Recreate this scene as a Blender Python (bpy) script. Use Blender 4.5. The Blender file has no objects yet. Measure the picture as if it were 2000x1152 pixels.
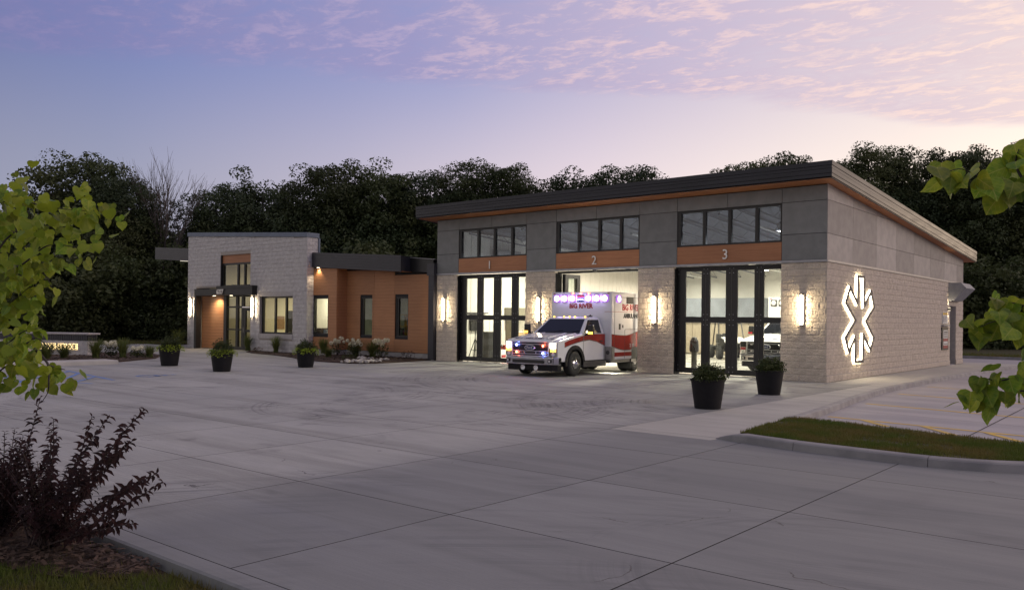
import bpy, bmesh, math, random
import numpy as np
from mathutils import Vector, Matrix, noise as mnoise
random.seed(7)
RNG = np.random.default_rng(7)
SC = bpy.context.scene
COL = SC.collection
R = math.radians

# ------------------------------------------------------------------ camera
cam_d = bpy.data.cameras.new('camera')
cam = bpy.data.objects.new('camera', cam_d)
COL.objects.link(cam)
cam_d.sensor_width = 36.0
cam_d.lens = 1629.806 / 2000 * 36
cam_d.shift_y = (618.5 - 576) / 2000
cam_d.clip_end = 5000
cam_d.clip_start = 0.05
cR = Vector((0.76720936, 0.64129634, 0.01134958))
cU = Vector((-0.00644885, -0.0099816, 0.99992939))
cF = Vector((-0.64136434, 0.76722837, 0.00352235))
CAM = Vector((8.8836, -25.4636, 1.7987))
cam.matrix_world = Matrix(((cR.x, cU.x, -cF.x, CAM.x), (cR.y, cU.y, -cF.y, CAM.y),
                           (cR.z, cU.z, -cF.z, CAM.z), (0, 0, 0, 1)))
SC.camera = cam

# ------------------------------------------------------------------ render look
SC.render.engine = 'CYCLES'
SC.view_settings.view_transform = 'Standard'
SC.view_settings.look = 'None'
SC.view_settings.exposure = 0.0
SC.view_settings.gamma = 1.0
SC.view_settings.use_curve_mapping = False
SC.cycles.use_denoising = True
SC.cycles.max_bounces = 6
SC.cycles.transparent_max_bounces = 12
SC.cycles.sample_clamp_indirect = 4.0
SC.cycles.caustics_reflective = False
SC.cycles.caustics_refractive = False

# ------------------------------------------------------------------ sky (dusk, sunset behind the station to the right)
W = bpy.data.worlds.new('World')
SC.world = W
W.use_nodes = True
wn, wl = W.node_tree.nodes, W.node_tree.links
wn.clear()

def N(nodes, typ, **kw):
    n = nodes.new(typ)
    for k, v in kw.items():
        if k in n.bl_rna.properties: setattr(n, k, v)
        else: n.inputs[k].default_value = v
    return n

def M1(nodes, links, op, a, b=None, c=None, clamp=False):
    n = nodes.new('ShaderNodeMath'); n.operation = op; n.use_clamp = clamp
    for i, v in enumerate((a, b, c)):
        if v is None: continue
        if isinstance(v, (int, float)): n.inputs[i].default_value = v
        else: links.new(v, n.inputs[i])
    return n.outputs[0]

def MR(nodes, links, v, a, b, c=0.0, d=1.0, smooth=True):
    n = nodes.new('ShaderNodeMapRange')
    if smooth: n.interpolation_type = 'SMOOTHSTEP'
    links.new(v, n.inputs[0])
    for i, x in enumerate((a, b, c, d)): n.inputs[i + 1].default_value = x
    return n.outputs[0]

def MIXC(nodes, links, f, a, b, blend='MIX'):
    n = nodes.new('ShaderNodeMix'); n.data_type = 'RGBA'; n.blend_type = blend
    for idx, v in ((0, f), (6, a), (7, b)):
        if isinstance(v, (int, float)): n.inputs[idx].default_value = v
        elif isinstance(v, (tuple, list)): n.inputs[idx].default_value = (*v[:3], 1)
        else: links.new(v, n.inputs[idx])
    return n.outputs[2]

def RAMP(nodes, links, f, stops, interp='LINEAR'):
    n = nodes.new('ShaderNodeValToRGB'); cr = n.color_ramp; cr.interpolation = interp
    while len(cr.elements) < len(stops): cr.elements.new(0.5)
    for e, (p, c) in zip(cr.elements, stops):
        e.position = p; e.color = (*c, 1) if len(c) == 3 else c
    links.new(f, n.inputs[0])
    return n.outputs[0]

def build_sky():
    tc = wn.new('ShaderNodeTexCoord')
    nm = wn.new('ShaderNodeVectorMath'); nm.operation = 'NORMALIZE'
    wl.new(tc.outputs['Generated'], nm.inputs[0])
    sep = wn.new('ShaderNodeSeparateXYZ'); wl.new(nm.outputs[0], sep.inputs[0])
    dx, dy, dz = sep.outputs
    az = R(22)                                   # azimuth of the sunset, from +y towards +x
    h2 = M1(wn, wl, 'ADD', M1(wn, wl, 'MULTIPLY', dx, dx), M1(wn, wl, 'MULTIPLY', dy, dy))
    hl = M1(wn, wl, 'MAXIMUM', M1(wn, wl, 'SQRT', h2), 0.001)
    dot = M1(wn, wl, 'ADD', M1(wn, wl, 'MULTIPLY', dx, math.sin(az)), M1(wn, wl, 'MULTIPLY', dy, math.cos(az)))
    h = M1(wn, wl, 'DIVIDE', dot, hl)            # 1 = towards the sunset, -1 = away
    hh = M1(wn, wl, 'MULTIPLY_ADD', h, 0.5, 0.5)
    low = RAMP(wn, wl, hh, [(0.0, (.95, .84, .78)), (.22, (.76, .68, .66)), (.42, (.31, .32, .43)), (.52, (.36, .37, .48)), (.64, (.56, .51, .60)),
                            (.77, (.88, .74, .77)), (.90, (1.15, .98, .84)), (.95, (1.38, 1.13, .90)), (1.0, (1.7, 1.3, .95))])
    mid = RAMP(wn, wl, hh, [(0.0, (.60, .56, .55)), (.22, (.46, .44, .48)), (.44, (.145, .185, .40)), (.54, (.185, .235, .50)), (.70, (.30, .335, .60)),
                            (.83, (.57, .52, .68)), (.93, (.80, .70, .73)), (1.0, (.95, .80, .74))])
    top = RAMP(wn, wl, hh, [(0.0, (.22, .24, .33)), (.5, (.23, .25, .36)), (1.0, (.32, .33, .44))])
    el = dz
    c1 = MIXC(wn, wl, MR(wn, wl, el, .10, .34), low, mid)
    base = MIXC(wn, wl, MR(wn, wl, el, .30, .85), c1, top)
    # cloud deck: noise on a horizontal plane overhead, ending along a straight front
    zz = M1(wn, wl, 'MAXIMUM', dz, 0.03)
    px = M1(wn, wl, 'DIVIDE', dx, zz); py = M1(wn, wl, 'DIVIDE', dy, zz)
    cmb = wn.new('ShaderNodeCombineXYZ'); wl.new(px, cmb.inputs[0]); wl.new(py, cmb.inputs[1])
    def cn(scale, detail, rough, rot=0.0, sx=1.0, dist=0.0, off=0.0):
        mp = wn.new('ShaderNodeMapping'); mp.inputs['Rotation'].default_value = (0, 0, rot)
        mp.inputs['Scale'].default_value = (sx, 1, 1); mp.inputs['Location'].default_value = (off, off * .7, 0)
        wl.new(cmb.outputs[0], mp.inputs[0])
        n = wn.new('ShaderNodeTexNoise'); n.inputs['Scale'].default_value = scale
        n.inputs['Detail'].default_value = detail; n.inputs['Roughness'].default_value = rough
        n.inputs['Distortion'].default_value = dist
        wl.new(mp.outputs[0], n.inputs[0]); return n.outputs[0]
    ang = math.atan2(.803, .596)
    big = cn(1.1, 5, .6, -ang, .5)
    mids = cn(6.2, 7, .66, -ang, .62, .7, 3.1)
    fine = cn(14, 6, .66, -ang, .7, .5, 1.7)
    front = M1(wn, wl, 'ADD', M1(wn, wl, 'MULTIPLY', px, .803), M1(wn, wl, 'MULTIPLY', py, -.596))
    front = M1(wn, wl, 'ADD', front, M1(wn, wl, 'MULTIPLY_ADD', big, .9, -.45))
    deck = MR(wn, wl, front, -3.60, -3.30)
    edge = M1(wn, wl, 'MULTIPLY', deck, MR(wn, wl, front, -2.2, -3.3))
    cov = M1(wn, wl, 'ADD', M1(wn, wl, 'MULTIPLY', big, .45), M1(wn, wl, 'MULTIPLY', mids, .55))
    veil = M1(wn, wl, 'MULTIPLY', deck, MR(wn, wl, cov, .30, .54, .15, 1.0))
    veil = M1(wn, wl, 'MAXIMUM', veil, M1(wn, wl, 'MULTIPLY', edge, MR(wn, wl, fine, .3, .6, .35, .9)))
    puff = M1(wn, wl, 'ADD', M1(wn, wl, 'MULTIPLY', mids, .6), M1(wn, wl, 'MULTIPLY', fine, .4))
    puffm = M1(wn, wl, 'MULTIPLY', M1(wn, wl, 'MULTIPLY', deck, MR(wn, wl, puff, .48, .61)), MR(wn, wl, big, .28, .50, .35, 1.0))
    ccol = RAMP(wn, wl, hh, [(0.0, (.42, .40, .42)), (.25, (.36, .35, .41)), (.42, (.205, .21, .42)), (.5, (.225, .225, .45)), (.68, (.35, .325, .555)), (.80, (.55, .47, .64)), (.90, (.74, .60, .68)), (1.0, (1.0, .80, .72))])
    pcol = RAMP(wn, wl, hh, [(0.0, (.46, .42, .42)), (.25, (.40, .37, .42)), (.42, (.25, .235, .43)), (.5, (.285, .26, .48)), (.66, (.50, .41, .60)), (.80, (.90, .655, .655)), (.90, (1.06, .80, .70)), (1.0, (1.2, .92, .72))])
    lowfade = MR(wn, wl, el, .10, .17)
    withveil = MIXC(wn, wl, M1(wn, wl, 'MULTIPLY', M1(wn, wl, 'MULTIPLY', veil, .85), lowfade), base, ccol)
    full = MIXC(wn, wl, M1(wn, wl, 'MULTIPLY', M1(wn, wl, 'MULTIPLY', puffm, .68), lowfade), withveil, pcol)
    # below the horizon: dull ground tone
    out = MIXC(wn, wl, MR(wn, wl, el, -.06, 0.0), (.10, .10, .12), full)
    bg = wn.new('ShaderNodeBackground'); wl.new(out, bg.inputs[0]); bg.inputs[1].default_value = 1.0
    wo = wn.new('ShaderNodeOutputWorld'); wl.new(bg.outputs[0], wo.inputs[0])
build_sky()

# last glow of the sunset, very soft
sun_d = bpy.data.lights.new('sun', 'SUN'); sun_d.energy = 0.42; sun_d.angle = R(30); sun_d.color = (1.0, .85, .66)
sun = bpy.data.objects.new('sun', sun_d); COL.objects.link(sun)
sd = Vector((.90, .30, .34)).normalized()
sun.rotation_euler = sd.to_track_quat('Z', 'Y').to_euler()
sun.location = (30, 10, 20)

# ------------------------------------------------------------------ helpers
class MB:
    """collects shapes in one bmesh"""
    def __init__(s): s.bm = bmesh.new(); s.T = None
    def v(s, p):
        p = Vector(p)
        return s.bm.verts.new(s.T @ p if s.T else p)
    def face(s, pts):
        try: return s.bm.faces.new([s.v(p) for p in pts])
        except ValueError: return None
    def box(s, x0, x1, y0, y1, z0, z1):
        c = [s.v((x, y, z)) for z in (z0, z1) for y in (y0, y1) for x in (x0, x1)]
        for f in ((0, 2, 3, 1), (4, 5, 7, 6), (0, 1, 5, 4), (2, 6, 7, 3), (0, 4, 6, 2), (1, 3, 7, 5)):
            s.bm.faces.new([c[i] for i in f])
        return s
    def prism(s, poly, a0, a1, axis='y'):
        f = {'y': lambda p, a: (p[0], a, p[1]), 'x': lambda p, a: (a, p[0], p[1]), 'z': lambda p, a: (p[0], p[1], a)}[axis]
        A = [s.v(f(p, a0)) for p in poly]; B = [s.v(f(p, a1)) for p in poly]
        n = len(poly)
        s.bm.faces.new(A); s.bm.faces.new(B[::-1])
        for i in range(n): s.bm.faces.new((A[i], B[i], B[(i + 1) % n], A[(i + 1) % n]))
        return s
    def tube(s, pts, rads, n=8, caps=True):
        pts = [Vector(p) for p in pts]
        if isinstance(rads, (int, float)): rads = [rads] * len(pts)
        rings = []
        t0 = (pts[1] - pts[0]).normalized()
        up = Vector((0, 0, 1)) if abs(t0.z) < .9 else Vector((1, 0, 0))
        a = t0.cross(up).normalized()
        for i, p in enumerate(pts):
            t = (pts[min(i + 1, len(pts) - 1)] - pts[max(i - 1, 0)]).normalized()
            a = (a - t * a.dot(t)).normalized(); b = t.cross(a)
            rings.append([s.v(p + (a * math.cos(2 * math.pi * k / n) + b * math.sin(2 * math.pi * k / n)) * rads[i]) for k in range(n)])
        for i in range(len(rings) - 1):
            for k in range(n):
                s.bm.faces.new((rings[i][k], rings[i][(k + 1) % n], rings[i + 1][(k + 1) % n], rings[i + 1][k]))
        if caps:
            try: s.bm.faces.new(rings[0][::-1]); s.bm.faces.new(rings[-1])
            except ValueError: pass
        return s
    def cyl(s, p0, p1, r, n=12): return s.tube([p0, p1], r, n)
    def lathe(s, prof, c=(0, 0, 0), n=24, axis='z'):
        rings = []
        for r, h in prof:
            ring = []
            for k in range(n):
                a = 2 * math.pi * k / n; u, w = r * math.cos(a), r * math.sin(a)
                p = {'z': (u, w, h), 'x': (h, u, w), 'y': (u, h, w)}[axis]
                ring.append(s.v((c[0] + p[0], c[1] + p[1], c[2] + p[2])))
            rings.append(ring)
        for i in range(len(rings) - 1):
            for k in range(n):
                s.bm.faces.new((rings[i][k], rings[i][(k + 1) % n], rings[i + 1][(k + 1) % n], rings[i + 1][k]))
        for ring in (rings[0], rings[-1]):
            try: s.bm.faces.new(ring)
            except ValueError: pass
        return s
    def mesh(s, name):
        bmesh.ops.recalc_face_normals(s.bm, faces=s.bm.faces[:])
        me = bpy.data.meshes.new(name); s.bm.to_mesh(me); s.bm.free()
        return me
    def build(s, name, mat, parent=None, smooth=False, bevel=0.0, loc=None, rot=None):
        me = s.mesh(name)
        return link(name, me, mat, parent, smooth, bevel, loc, rot)

def link(name, me, mat, parent=None, smooth=False, bevel=0.0, loc=None, rot=None):
    if mat and not me.materials: me.materials.append(mat)
    if smooth:
        me.polygons.foreach_set('use_smooth', [True] * len(me.polygons))
    o = bpy.data.objects.new(name, me); COL.objects.link(o)
    if parent: o.parent = parent
    if loc is not None: o.location = loc
    if rot is not None: o.rotation_euler = rot
    if bevel:
        b = o.modifiers.new('bevel', 'BEVEL'); b.width = bevel; b.segments = 2; b.limit_method = 'ANGLE'; b.angle_limit = R(40)
        if not smooth: b.harden_normals = False
    return o

def tag(o, label=None, cat=None, group=None, kind=None):
    if label: o['label'] = label
    if cat: o['category'] = cat
    if group: o['group'] = group
    if kind: o['kind'] = kind
    return o

def thing(name, label, cat, loc=(0, 0, 0), rz=0.0, group=None):
    o = bpy.data.objects.new(name, None); COL.objects.link(o)
    o.empty_display_size = .3; o.location = loc; o.rotation_euler = (0, 0, rz)
    return tag(o, label, cat, group)

def struct(o): o['kind'] = 'structure'; return o

def copy_tree(o, parent=None):
    c = o.copy(); COL.objects.link(c); c.parent = parent
    for ch in list(o.children): copy_tree(ch, c)
    return c

def text_mesh(txt, size, extrude=0.0, bold=0.0, align='CENTER', spacing=1.0):
    cu = bpy.data.curves.new('txt', 'FONT'); cu.body = txt; cu.size = size; cu.extrude = extrude
    cu.offset = bold; cu.align_x = align; cu.align_y = 'CENTER'; cu.space_character = spacing; cu.resolution_u = 3
    o = bpy.data.objects.new('txt', cu); COL.objects.link(o)
    bpy.context.view_layer.update()
    me = bpy.data.meshes.new_from_object(o.evaluated_get(bpy.context.evaluated_depsgraph_get()))
    bpy.data.objects.remove(o); bpy.data.curves.remove(cu)
    return me

def quads_mesh(name, V, nv=4):
    """V: (n,nv,3) array of separate polygons"""
    n = V.shape[0]
    me = bpy.data.meshes.new(name)
    me.vertices.add(n * nv); me.vertices.foreach_set('co', V.reshape(-1).astype(np.float32))
    me.loops.add(n * nv); me.loops.foreach_set('vertex_index', np.arange(n * nv, dtype=np.int32))
    me.polygons.add(n)
    me.polygons.foreach_set('loop_start', np.arange(n, dtype=np.int32) * nv)
    me.polygons.foreach_set('loop_total', np.full(n, nv, dtype=np.int32))
    me.update(calc_edges=True); me.validate()
    return me

# ------------------------------------------------------------------ materials
def new_mat(name):
    m = bpy.data.materials.new(name); m.use_nodes = True
    n, l = m.node_tree.nodes, m.node_tree.links
    b = n['Principled BSDF']
    return m, n, l, b

def coords(n, l, kind, scale=(1, 1, 1)):
    if kind == 'Position':
        s = n.new('ShaderNodeNewGeometry').outputs['Position']
    else:
        s = n.new('ShaderNodeTexCoord').outputs[kind]
    mp = n.new('ShaderNodeMapping'); mp.inputs['Scale'].default_value = scale
    l.new(s, mp.inputs[0]); return mp.outputs[0]

def noise(n, l, co, scale, detail=4, rough=.55, dist=0.0):
    t = n.new('ShaderNodeTexNoise'); t.inputs['Scale'].default_value = scale
    t.inputs['Detail'].default_value = detail; t.inputs['Roughness'].default_value = rough
    t.inputs['Distortion'].default_value = dist
    l.new(co, t.inputs[0]); return t.outputs[0]

def surf(name, c1, c2=None, scale=5.0, rough=.6, metal=0.0, bump=0.0, bscale=None, bdist=.02, coord='Object', stretch=(1, 1, 1),
         rand=0.0, spec=.5, detail=5, lo=.35, hi=.65, rvar=0.0):
    m, n, l, b = new_mat(name)
    b.inputs['Roughness'].default_value = rough; b.inputs['Metallic'].default_value = metal
    b.inputs['Specular IOR Level'].default_value = spec
    c2 = c2 or tuple(x * .82 for x in c1)
    co = coords(n, l, coord, stretch)
    f = noise(n, l, co, scale, detail)
    col = MIXC(n, l, MR(n, l, f, lo, hi), c1, c2)
    if rand:
        oi = n.new('ShaderNodeObjectInfo')
        k = MR(n, l, oi.outputs['Random'], 0, 1, 1 - rand, 1 + rand, False)
        hsv = n.new('ShaderNodeHueSaturation'); l.new(col, hsv.inputs['Color']); l.new(k, hsv.inputs['Value']); col = hsv.outputs[0]
    l.new(col, b.inputs['Base Color'])
    if rvar: l.new(MR(n, l, f, .3, .7, rough - rvar, rough + rvar), b.inputs['Roughness'])
    if bump:
        f2 = noise(n, l, co, bscale or scale * 4, 6, .6)
        bp = n.new('ShaderNodeBump'); bp.inputs['Strength'].default_value = bump; bp.inputs['Distance'].default_value = bdist
        l.new(f2, bp.inputs['Height']); l.new(bp.outputs[0], b.inputs['Normal'])
    return m

def emit(name, col, strength, base=(.8, .8, .8)):
    m, n, l, b = new_mat(name)
    b.inputs['Base Color'].default_value = (*base, 1)
    b.inputs['Emission Color'].default_value = (*col, 1); b.inputs['Emission Strength'].default_value = strength
    return m

def glass_mat(name, tint=(.9, .93, .92), reflect=1.0, ior=1.5):
    m, n, l, b = new_mat(name); n.remove(b)
    tr = n.new('ShaderNodeBsdfTransparent'); tr.inputs[0].default_value = (*tint, 1)
    gl = n.new('ShaderNodeBsdfGlossy'); gl.inputs['Roughness'].default_value = .015
    ge = n.new('ShaderNodeNewGeometry'); dt = n.new('ShaderNodeVectorMath'); dt.operation = 'DOT_PRODUCT'
    l.new(ge.outputs['Normal'], dt.inputs[0]); l.new(ge.outputs['Incoming'], dt.inputs[1])
    g_ = M1(n, l, 'SUBTRACT', 1.0, M1(n, l, 'ABSOLUTE', dt.outputs['Value']), clamp=True)
    f = M1(n, l, 'MULTIPLY', M1(n, l, 'MULTIPLY_ADD', M1(n, l, 'POWER', g_, 5.0), .96, .04), reflect, clamp=True)
    mx = n.new('ShaderNodeMixShader'); l.new(f, mx.inputs[0]); l.new(tr.outputs[0], mx.inputs[1]); l.new(gl.outputs[0], mx.inputs[2])
    l.new(mx.outputs[0], n['Material Output'].inputs[0])
    return m

def leaf_mat(name, c1, c2, trans=.35, rough=.5, scale=3.0, rand=.25, coord='Object', vein=False):
    m, n, l, b = new_mat(name)
    co = coords(n, l, coord)
    f = noise(n, l, co, scale, 3)
    col = MIXC(n, l, MR(n, l, f, .35, .65), c1, c2)
    if vein:
        sx = n.new('ShaderNodeSeparateXYZ'); l.new(co, sx.inputs[0])
        ay = M1(n, l, 'ABSOLUTE', sx.outputs[1])
        wv = M1(n, l, 'SINE', M1(n, l, 'MULTIPLY', M1(n, l, 'SUBTRACT', sx.outputs[0], M1(n, l, 'MULTIPLY', ay, .9)), 26.0))
        vm = M1(n, l, 'MAXIMUM', MR(n, l, ay, .035, .012), MR(n, l, wv, .86, .97, 0, .55))
        col = MIXC(n, l, M1(n, l, 'MULTIPLY', vm, .55), col, (.42, .42, .10))
        sp2 = noise(n, l, co, 7.0, 2)
        col = MIXC(n, l, MR(n, l, sp2, .70, .76, 0, .6), col, (.20, .11, .03))
    oi = n.new('ShaderNodeObjectInfo')
    hsv = n.new('ShaderNodeHueSaturation'); l.new(col, hsv.inputs['Color'])
    l.new(MR(n, l, oi.outputs['Random'], 0, 1, 1 - rand, 1 + rand, False), hsv.inputs['Value'])
    if vein: l.new(MR(n, l, M1(n, l, 'FRACT', M1(n, l, 'MULTIPLY', oi.outputs['Random'], 7.31)), 0, 1, .475, .52, False), hsv.inputs['Hue'])
    l.new(hsv.outputs[0], b.inputs['Base Color'])
    b.inputs['Roughness'].default_value = rough; b.inputs['Specular IOR Level'].default_value = .28
    tl = n.new('ShaderNodeBsdfTranslucent'); l.new(hsv.outputs[0], tl.inputs[0])
    mx = n.new('ShaderNodeMixShader'); mx.inputs[0].default_value = trans
    l.new(b.outputs[0], mx.inputs[1]); l.new(tl.outputs[0], mx.inputs[2]); l.new(mx.outputs[0], n['Material Output'].inputs[0])
    return m

def concrete_mat(name='concrete_paving', ca=(.365, .362, .338), cb=(.475, .468, .432), k_=1.0):
    m, n, l, b = new_mat(name)
    co = coords(n, l, 'Position')
    big = noise(n, l, co, .22, 4, .55, .4)
    st1 = noise(n, l, coords(n, l, 'Position', (.10, 1.6, 1)), 1.0, 6, .62, .5)
    st2 = noise(n, l, coords(n, l, 'Position', (.35, 9.0, 1)), 1.0, 5, .6, .2)
    bru = noise(n, l, coords(n, l, 'Position', (2.0, 60.0, 1)), 1.0, 3, .6)
    gr = noise(n, l, co, 55, 4, .7)
    base = MIXC(n, l, MR(n, l, big, .3, .7), ca, cb)
    base = MIXC(n, l, MR(n, l, st1, .44, .70, 0, .50), base, (.19, .185, .18))
    base = MIXC(n, l, MR(n, l, st2, .50, .75, 0, .28), base, (.17, .167, .163))
    base = MIXC(n, l, MR(n, l, bru, .35, .70, 0, .38), base, (.21, .207, .20))
    base = MIXC(n, l, MR(n, l, gr, .40, .72, 0, .42), base, (.20, .197, .19))
    # worn tyre sweeps: arcs about a few turning centres
    pos = n.new('ShaderNodeNewGeometry').outputs['Position']
    sp = n.new('ShaderNodeSeparateXYZ'); l.new(pos, sp.inputs[0])
    brk = noise(n, l, co, .9, 3)
    for cx, cy, r0, r1, k in ((2.6, -7.2, 3.2, 7.4, 2.6), (-9.5, -14.5, 3.0, 6.6, 2.2), (9.5, -26.5, 6.0, 11.5, 1.7), (-3.2, -2.4, 5.6, 9.6, 2.0), (.2, -12.4, .9, 3.0, 3.2), (-3.6, -13.0, 1.6, 4.2, 3.0), (7.2, -19.2, 1.0, 2.6, 2.4)):
        ddx = M1(n, l, 'SUBTRACT', sp.outputs[0], cx); ddy = M1(n, l, 'SUBTRACT', sp.outputs[1], cy)
        rr = M1(n, l, 'SQRT', M1(n, l, 'ADD', M1(n, l, 'MULTIPLY', ddx, ddx), M1(n, l, 'MULTIPLY', ddy, ddy)))
        cb = n.new('ShaderNodeCombineXYZ'); l.new(rr, cb.inputs[0])
        rn = noise(n, l, cb.outputs[0], k * 2.6, 6, .85)
        mask = M1(n, l, 'MULTIPLY', MR(n, l, rr, r0, r0 + .8), MR(n, l, rr, r1, r1 - .8))
        mask = M1(n, l, 'MULTIPLY', mask, MR(n, l, brk, .42, .62))
        mask = M1(n, l, 'MULTIPLY', mask, MR(n, l, rn, .47, .58, 0, .75))
        base = MIXC(n, l, mask, base, (.11, .108, .106))
    oil = noise(n, l, co, .62, 4, .62, .6)
    base = MIXC(n, l, MR(n, l, oil, .585, .72, 0, .55), base, (.12, .115, .11))
    # small spots
    vo = n.new('ShaderNodeTexVoronoi'); vo.inputs['Scale'].default_value = .8; l.new(co, vo.inputs[0])
    base = MIXC(n, l, MR(n, l, vo.outputs[0], .035, .02, 0, .7), base, (.09, .085, .08))
    # second pour: greyer lane, darkened further to paint in light's fall-off from the building
    base = MIXC(n, l, MR(n, l, M1(n, l, 'ADD', sp.outputs[0], M1(n, l, 'MULTIPLY_ADD', big, 3.0, -1.5)), .3, 2.2, 0, .74), base, (.172, .178, .182))
    # hairline cracks
    vc = n.new('ShaderNodeTexVoronoi'); vc.feature = 'DISTANCE_TO_EDGE'; vc.inputs['Scale'].default_value = .33
    wv = n.new('ShaderNodeVectorMath'); wv.operation = 'ADD'; l.new(co, wv.inputs[0])
    nz = n.new('ShaderNodeTexNoise'); nz.inputs['Scale'].default_value = 1.3; nz.inputs['Detail'].default_value = 5; l.new(co, nz.inputs[0]); l.new(nz.outputs[1], wv.inputs[1]); l.new(wv.outputs[0], vc.inputs[0])
    base = MIXC(n, l, M1(n, l, 'MULTIPLY', MR(n, l, vc.outputs[0], .0035, .0015), MR(n, l, brk, .56, .64)), base, (.10, .095, .09))
    oi = n.new('ShaderNodeObjectInfo')
    hsv = n.new('ShaderNodeHueSaturation'); l.new(base, hsv.inputs['Color'])
    l.new(MR(n, l, oi.outputs['Random'], 0, 1, .90, 1.07, False), hsv.inputs['Value'])
    l.new(hsv.outputs[0], b.inputs['Base Color'])
    l.new(MR(n, l, st1, .3, .7, .62, .82), b.inputs['Roughness'])
    bp = n.new('ShaderNodeBump'); bp.inputs['Strength'].default_value = .35; bp.inputs['Distance'].default_value = .004
    l.new(M1(n, l, 'ADD', bru, gr), bp.inputs['Height']); l.new(bp.outputs[0], b.inputs['Normal'])
    return m

def wood_mat(name, c1, c2, axis='x', rough=.55):
    m, n, l, b = new_mat(name)
    stx = {'x': (.6, 14, 14), 'y': (14, .6, 14), 'z': (14, 14, .6)}[axis]
    g1 = noise(n, l, coords(n, l, 'Position', stx), 1.6, 7, .65, .8)
    g2 = noise(n, l, coords(n, l, 'Position', tuple(x * 3 for x in stx)), 2.2, 4, .6)
    big = noise(n, l, coords(n, l, 'Position'), .8, 2)
    col = MIXC(n, l, MR(n, l, g1, .32, .68), c1, c2)
    col = MIXC(n, l, MR(n, l, g2, .5, .8, 0, .35), col, tuple(x * .5 for x in c2))
    col = MIXC(n, l, MR(n, l, big, .3, .7, 0, .25), col, tuple(min(1, x * 1.25) for x in c1))
    oi = n.new('ShaderNodeObjectInfo')
    hsv = n.new('ShaderNodeHueSaturation'); l.new(col, hsv.inputs['Color'])
    l.new(MR(n, l, oi.outputs['Random'], 0, 1, .92, 1.08, False), hsv.inputs['Value'])
    l.new(hsv.outputs[0], b.inputs['Base Color']); b.inputs['Roughness'].default_value = rough
    return m

MT = {}
MT['concrete'] = concrete_mat()
MT['walk'] = surf('walk_concrete', (.475, .455, .415), (.405, .39, .355), 1.2, .75, bump=.3, bscale=60, bdist=.004, coord='Position', stretch=(.4, 1.4, 1), rand=.05)
MT['curb'] = surf('curb_concrete', (.40, .38, .36), (.30, .285, .275), 3.0, .8, bump=.4, bscale=50, bdist=.006, coord='Position', rand=.05)
MT['curb_dull'] = surf('weathered_curb', (.27, .26, .26), (.20, .195, .20), 2.0, .85, bump=.4, bscale=50, bdist=.006, coord='Position')
MT['lot'] = surf('lot_concrete', (.42, .39, .40), (.33, .31, .33), .7, .7, bump=.3, bscale=50, bdist=.004, coord='Position', stretch=(.3, 1.5, 1))
MT['soil'] = surf('soil', (.05, .042, .035), (.03, .026, .02), 8, .95, coord='Position')
MT['block'] = surf('split_face_block', (.74, .65, .54), (.65, .565, .465), 6, .88, bump=1.0, bscale=17, bdist=.09, coord='Object', rand=.07, spec=.25)
MT['wing_block'] = surf('painted_block', (.64, .61, .59), (.55, .52, .505), 5, .85, bump=1.0, bscale=17, bdist=.05, coord='Position', spec=.3)
MT['mortar'] = surf('mortar', (.46, .41, .36), (.38, .34, .30), 20, .95, coord='Position')
MT['smooth_block'] = surf('smooth_cast_stone', (.48, .45, .43), (.42, .39, .375), 8, .8, coord='Position', bump=.15, bscale=80)
MT['panel'] = surf('fibre_cement_panel', (.225, .23, .222), (.195, .20, .193), 3, .62, coord='Object', rand=.08, bump=.08, bscale=60)
MT['panel_lit'] = surf('lit_side_cement_panel', (.40, .37, .335), (.335, .31, .285), 2.5, .6, coord='Object', rand=.24, bump=.08, bscale=60)  # paler copy of panel: the side wall's brighter light put into its colour
MT['joint'] = surf('dark_joint', (.03, .03, .03), None, 5, .9)
MT['trim'] = surf('zinc_trim', (.36, .36, .38), (.30, .30, .32), 4, .4, .6)
MT['fascia'] = surf('dark_standing_metal', (.009, .010, .021), (.007, .008, .016), 2.2, .24, 0, coord='Object', stretch=(.3, .3, 3), rvar=.06, spec=.36)
MT['fascia_rake'] = surf('charcoal_metal', (.030, .030, .040), (.024, .024, .032), 2.2, .40, 0, coord='Object')
MT['coping'] = surf('blue_grey_coping', (.13, .16, .22), (.11, .135, .19), 3, .45, .4)
MT['black'] = surf('black_powder_coat', (.012, .012, .013), (.010, .010, .011), 8, .38, .0)
MT['blackmatt'] = surf('black_resin', (.0075, .007, .0085), (.010, .0095, .011), 12, .6, bump=.1, bscale=60, spec=.25)
MT['frame'] = surf('bronze_window_frame', (.025, .024, .024), (.02, .02, .02), 8, .4, .3)
MT['wood'] = wood_mat('wood_plank_cladding', (.45, .212, .094), (.365, .162, .070))
MT['wood_dull'] = wood_mat('wood_sign_band', (.44, .195, .088), (.34, .14, .062))
MT['soffit'] = wood_mat('wood_soffit', (.46, .19, .07), (.32, .12, .045), 'x')
MT['glass'] = glass_mat('window_glass')
MT['glass_up'] = glass_mat('clerestory_glass', (.46, .51, .60), 1.5)
MT['carglass'] = surf('car_glass', (.010, .011, .015), None, 5, .05, spec=.35)
MT['white_wall'] = surf('white_liner_wall', (.78, .76, .70), (.74, .72, .66), 1.5, .6, coord='Position')
MT['cream_wall'] = surf('cream_plaster', (.72, .66, .48), (.68, .62, .45), 1.5, .75, coord='Position')
MT['ceiling'] = surf('metal_deck', (.085, .095, .125), (.07, .08, .105), 2, .6, coord='Position')
MT['joist'] = surf('joist_paint', (.17, .185, .22), (.15, .16, .20), 5, .6)
MT['steel'] = surf('grey_steel', (.30, .31, .33), (.26, .27, .29), 5, .5, .4)
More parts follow.
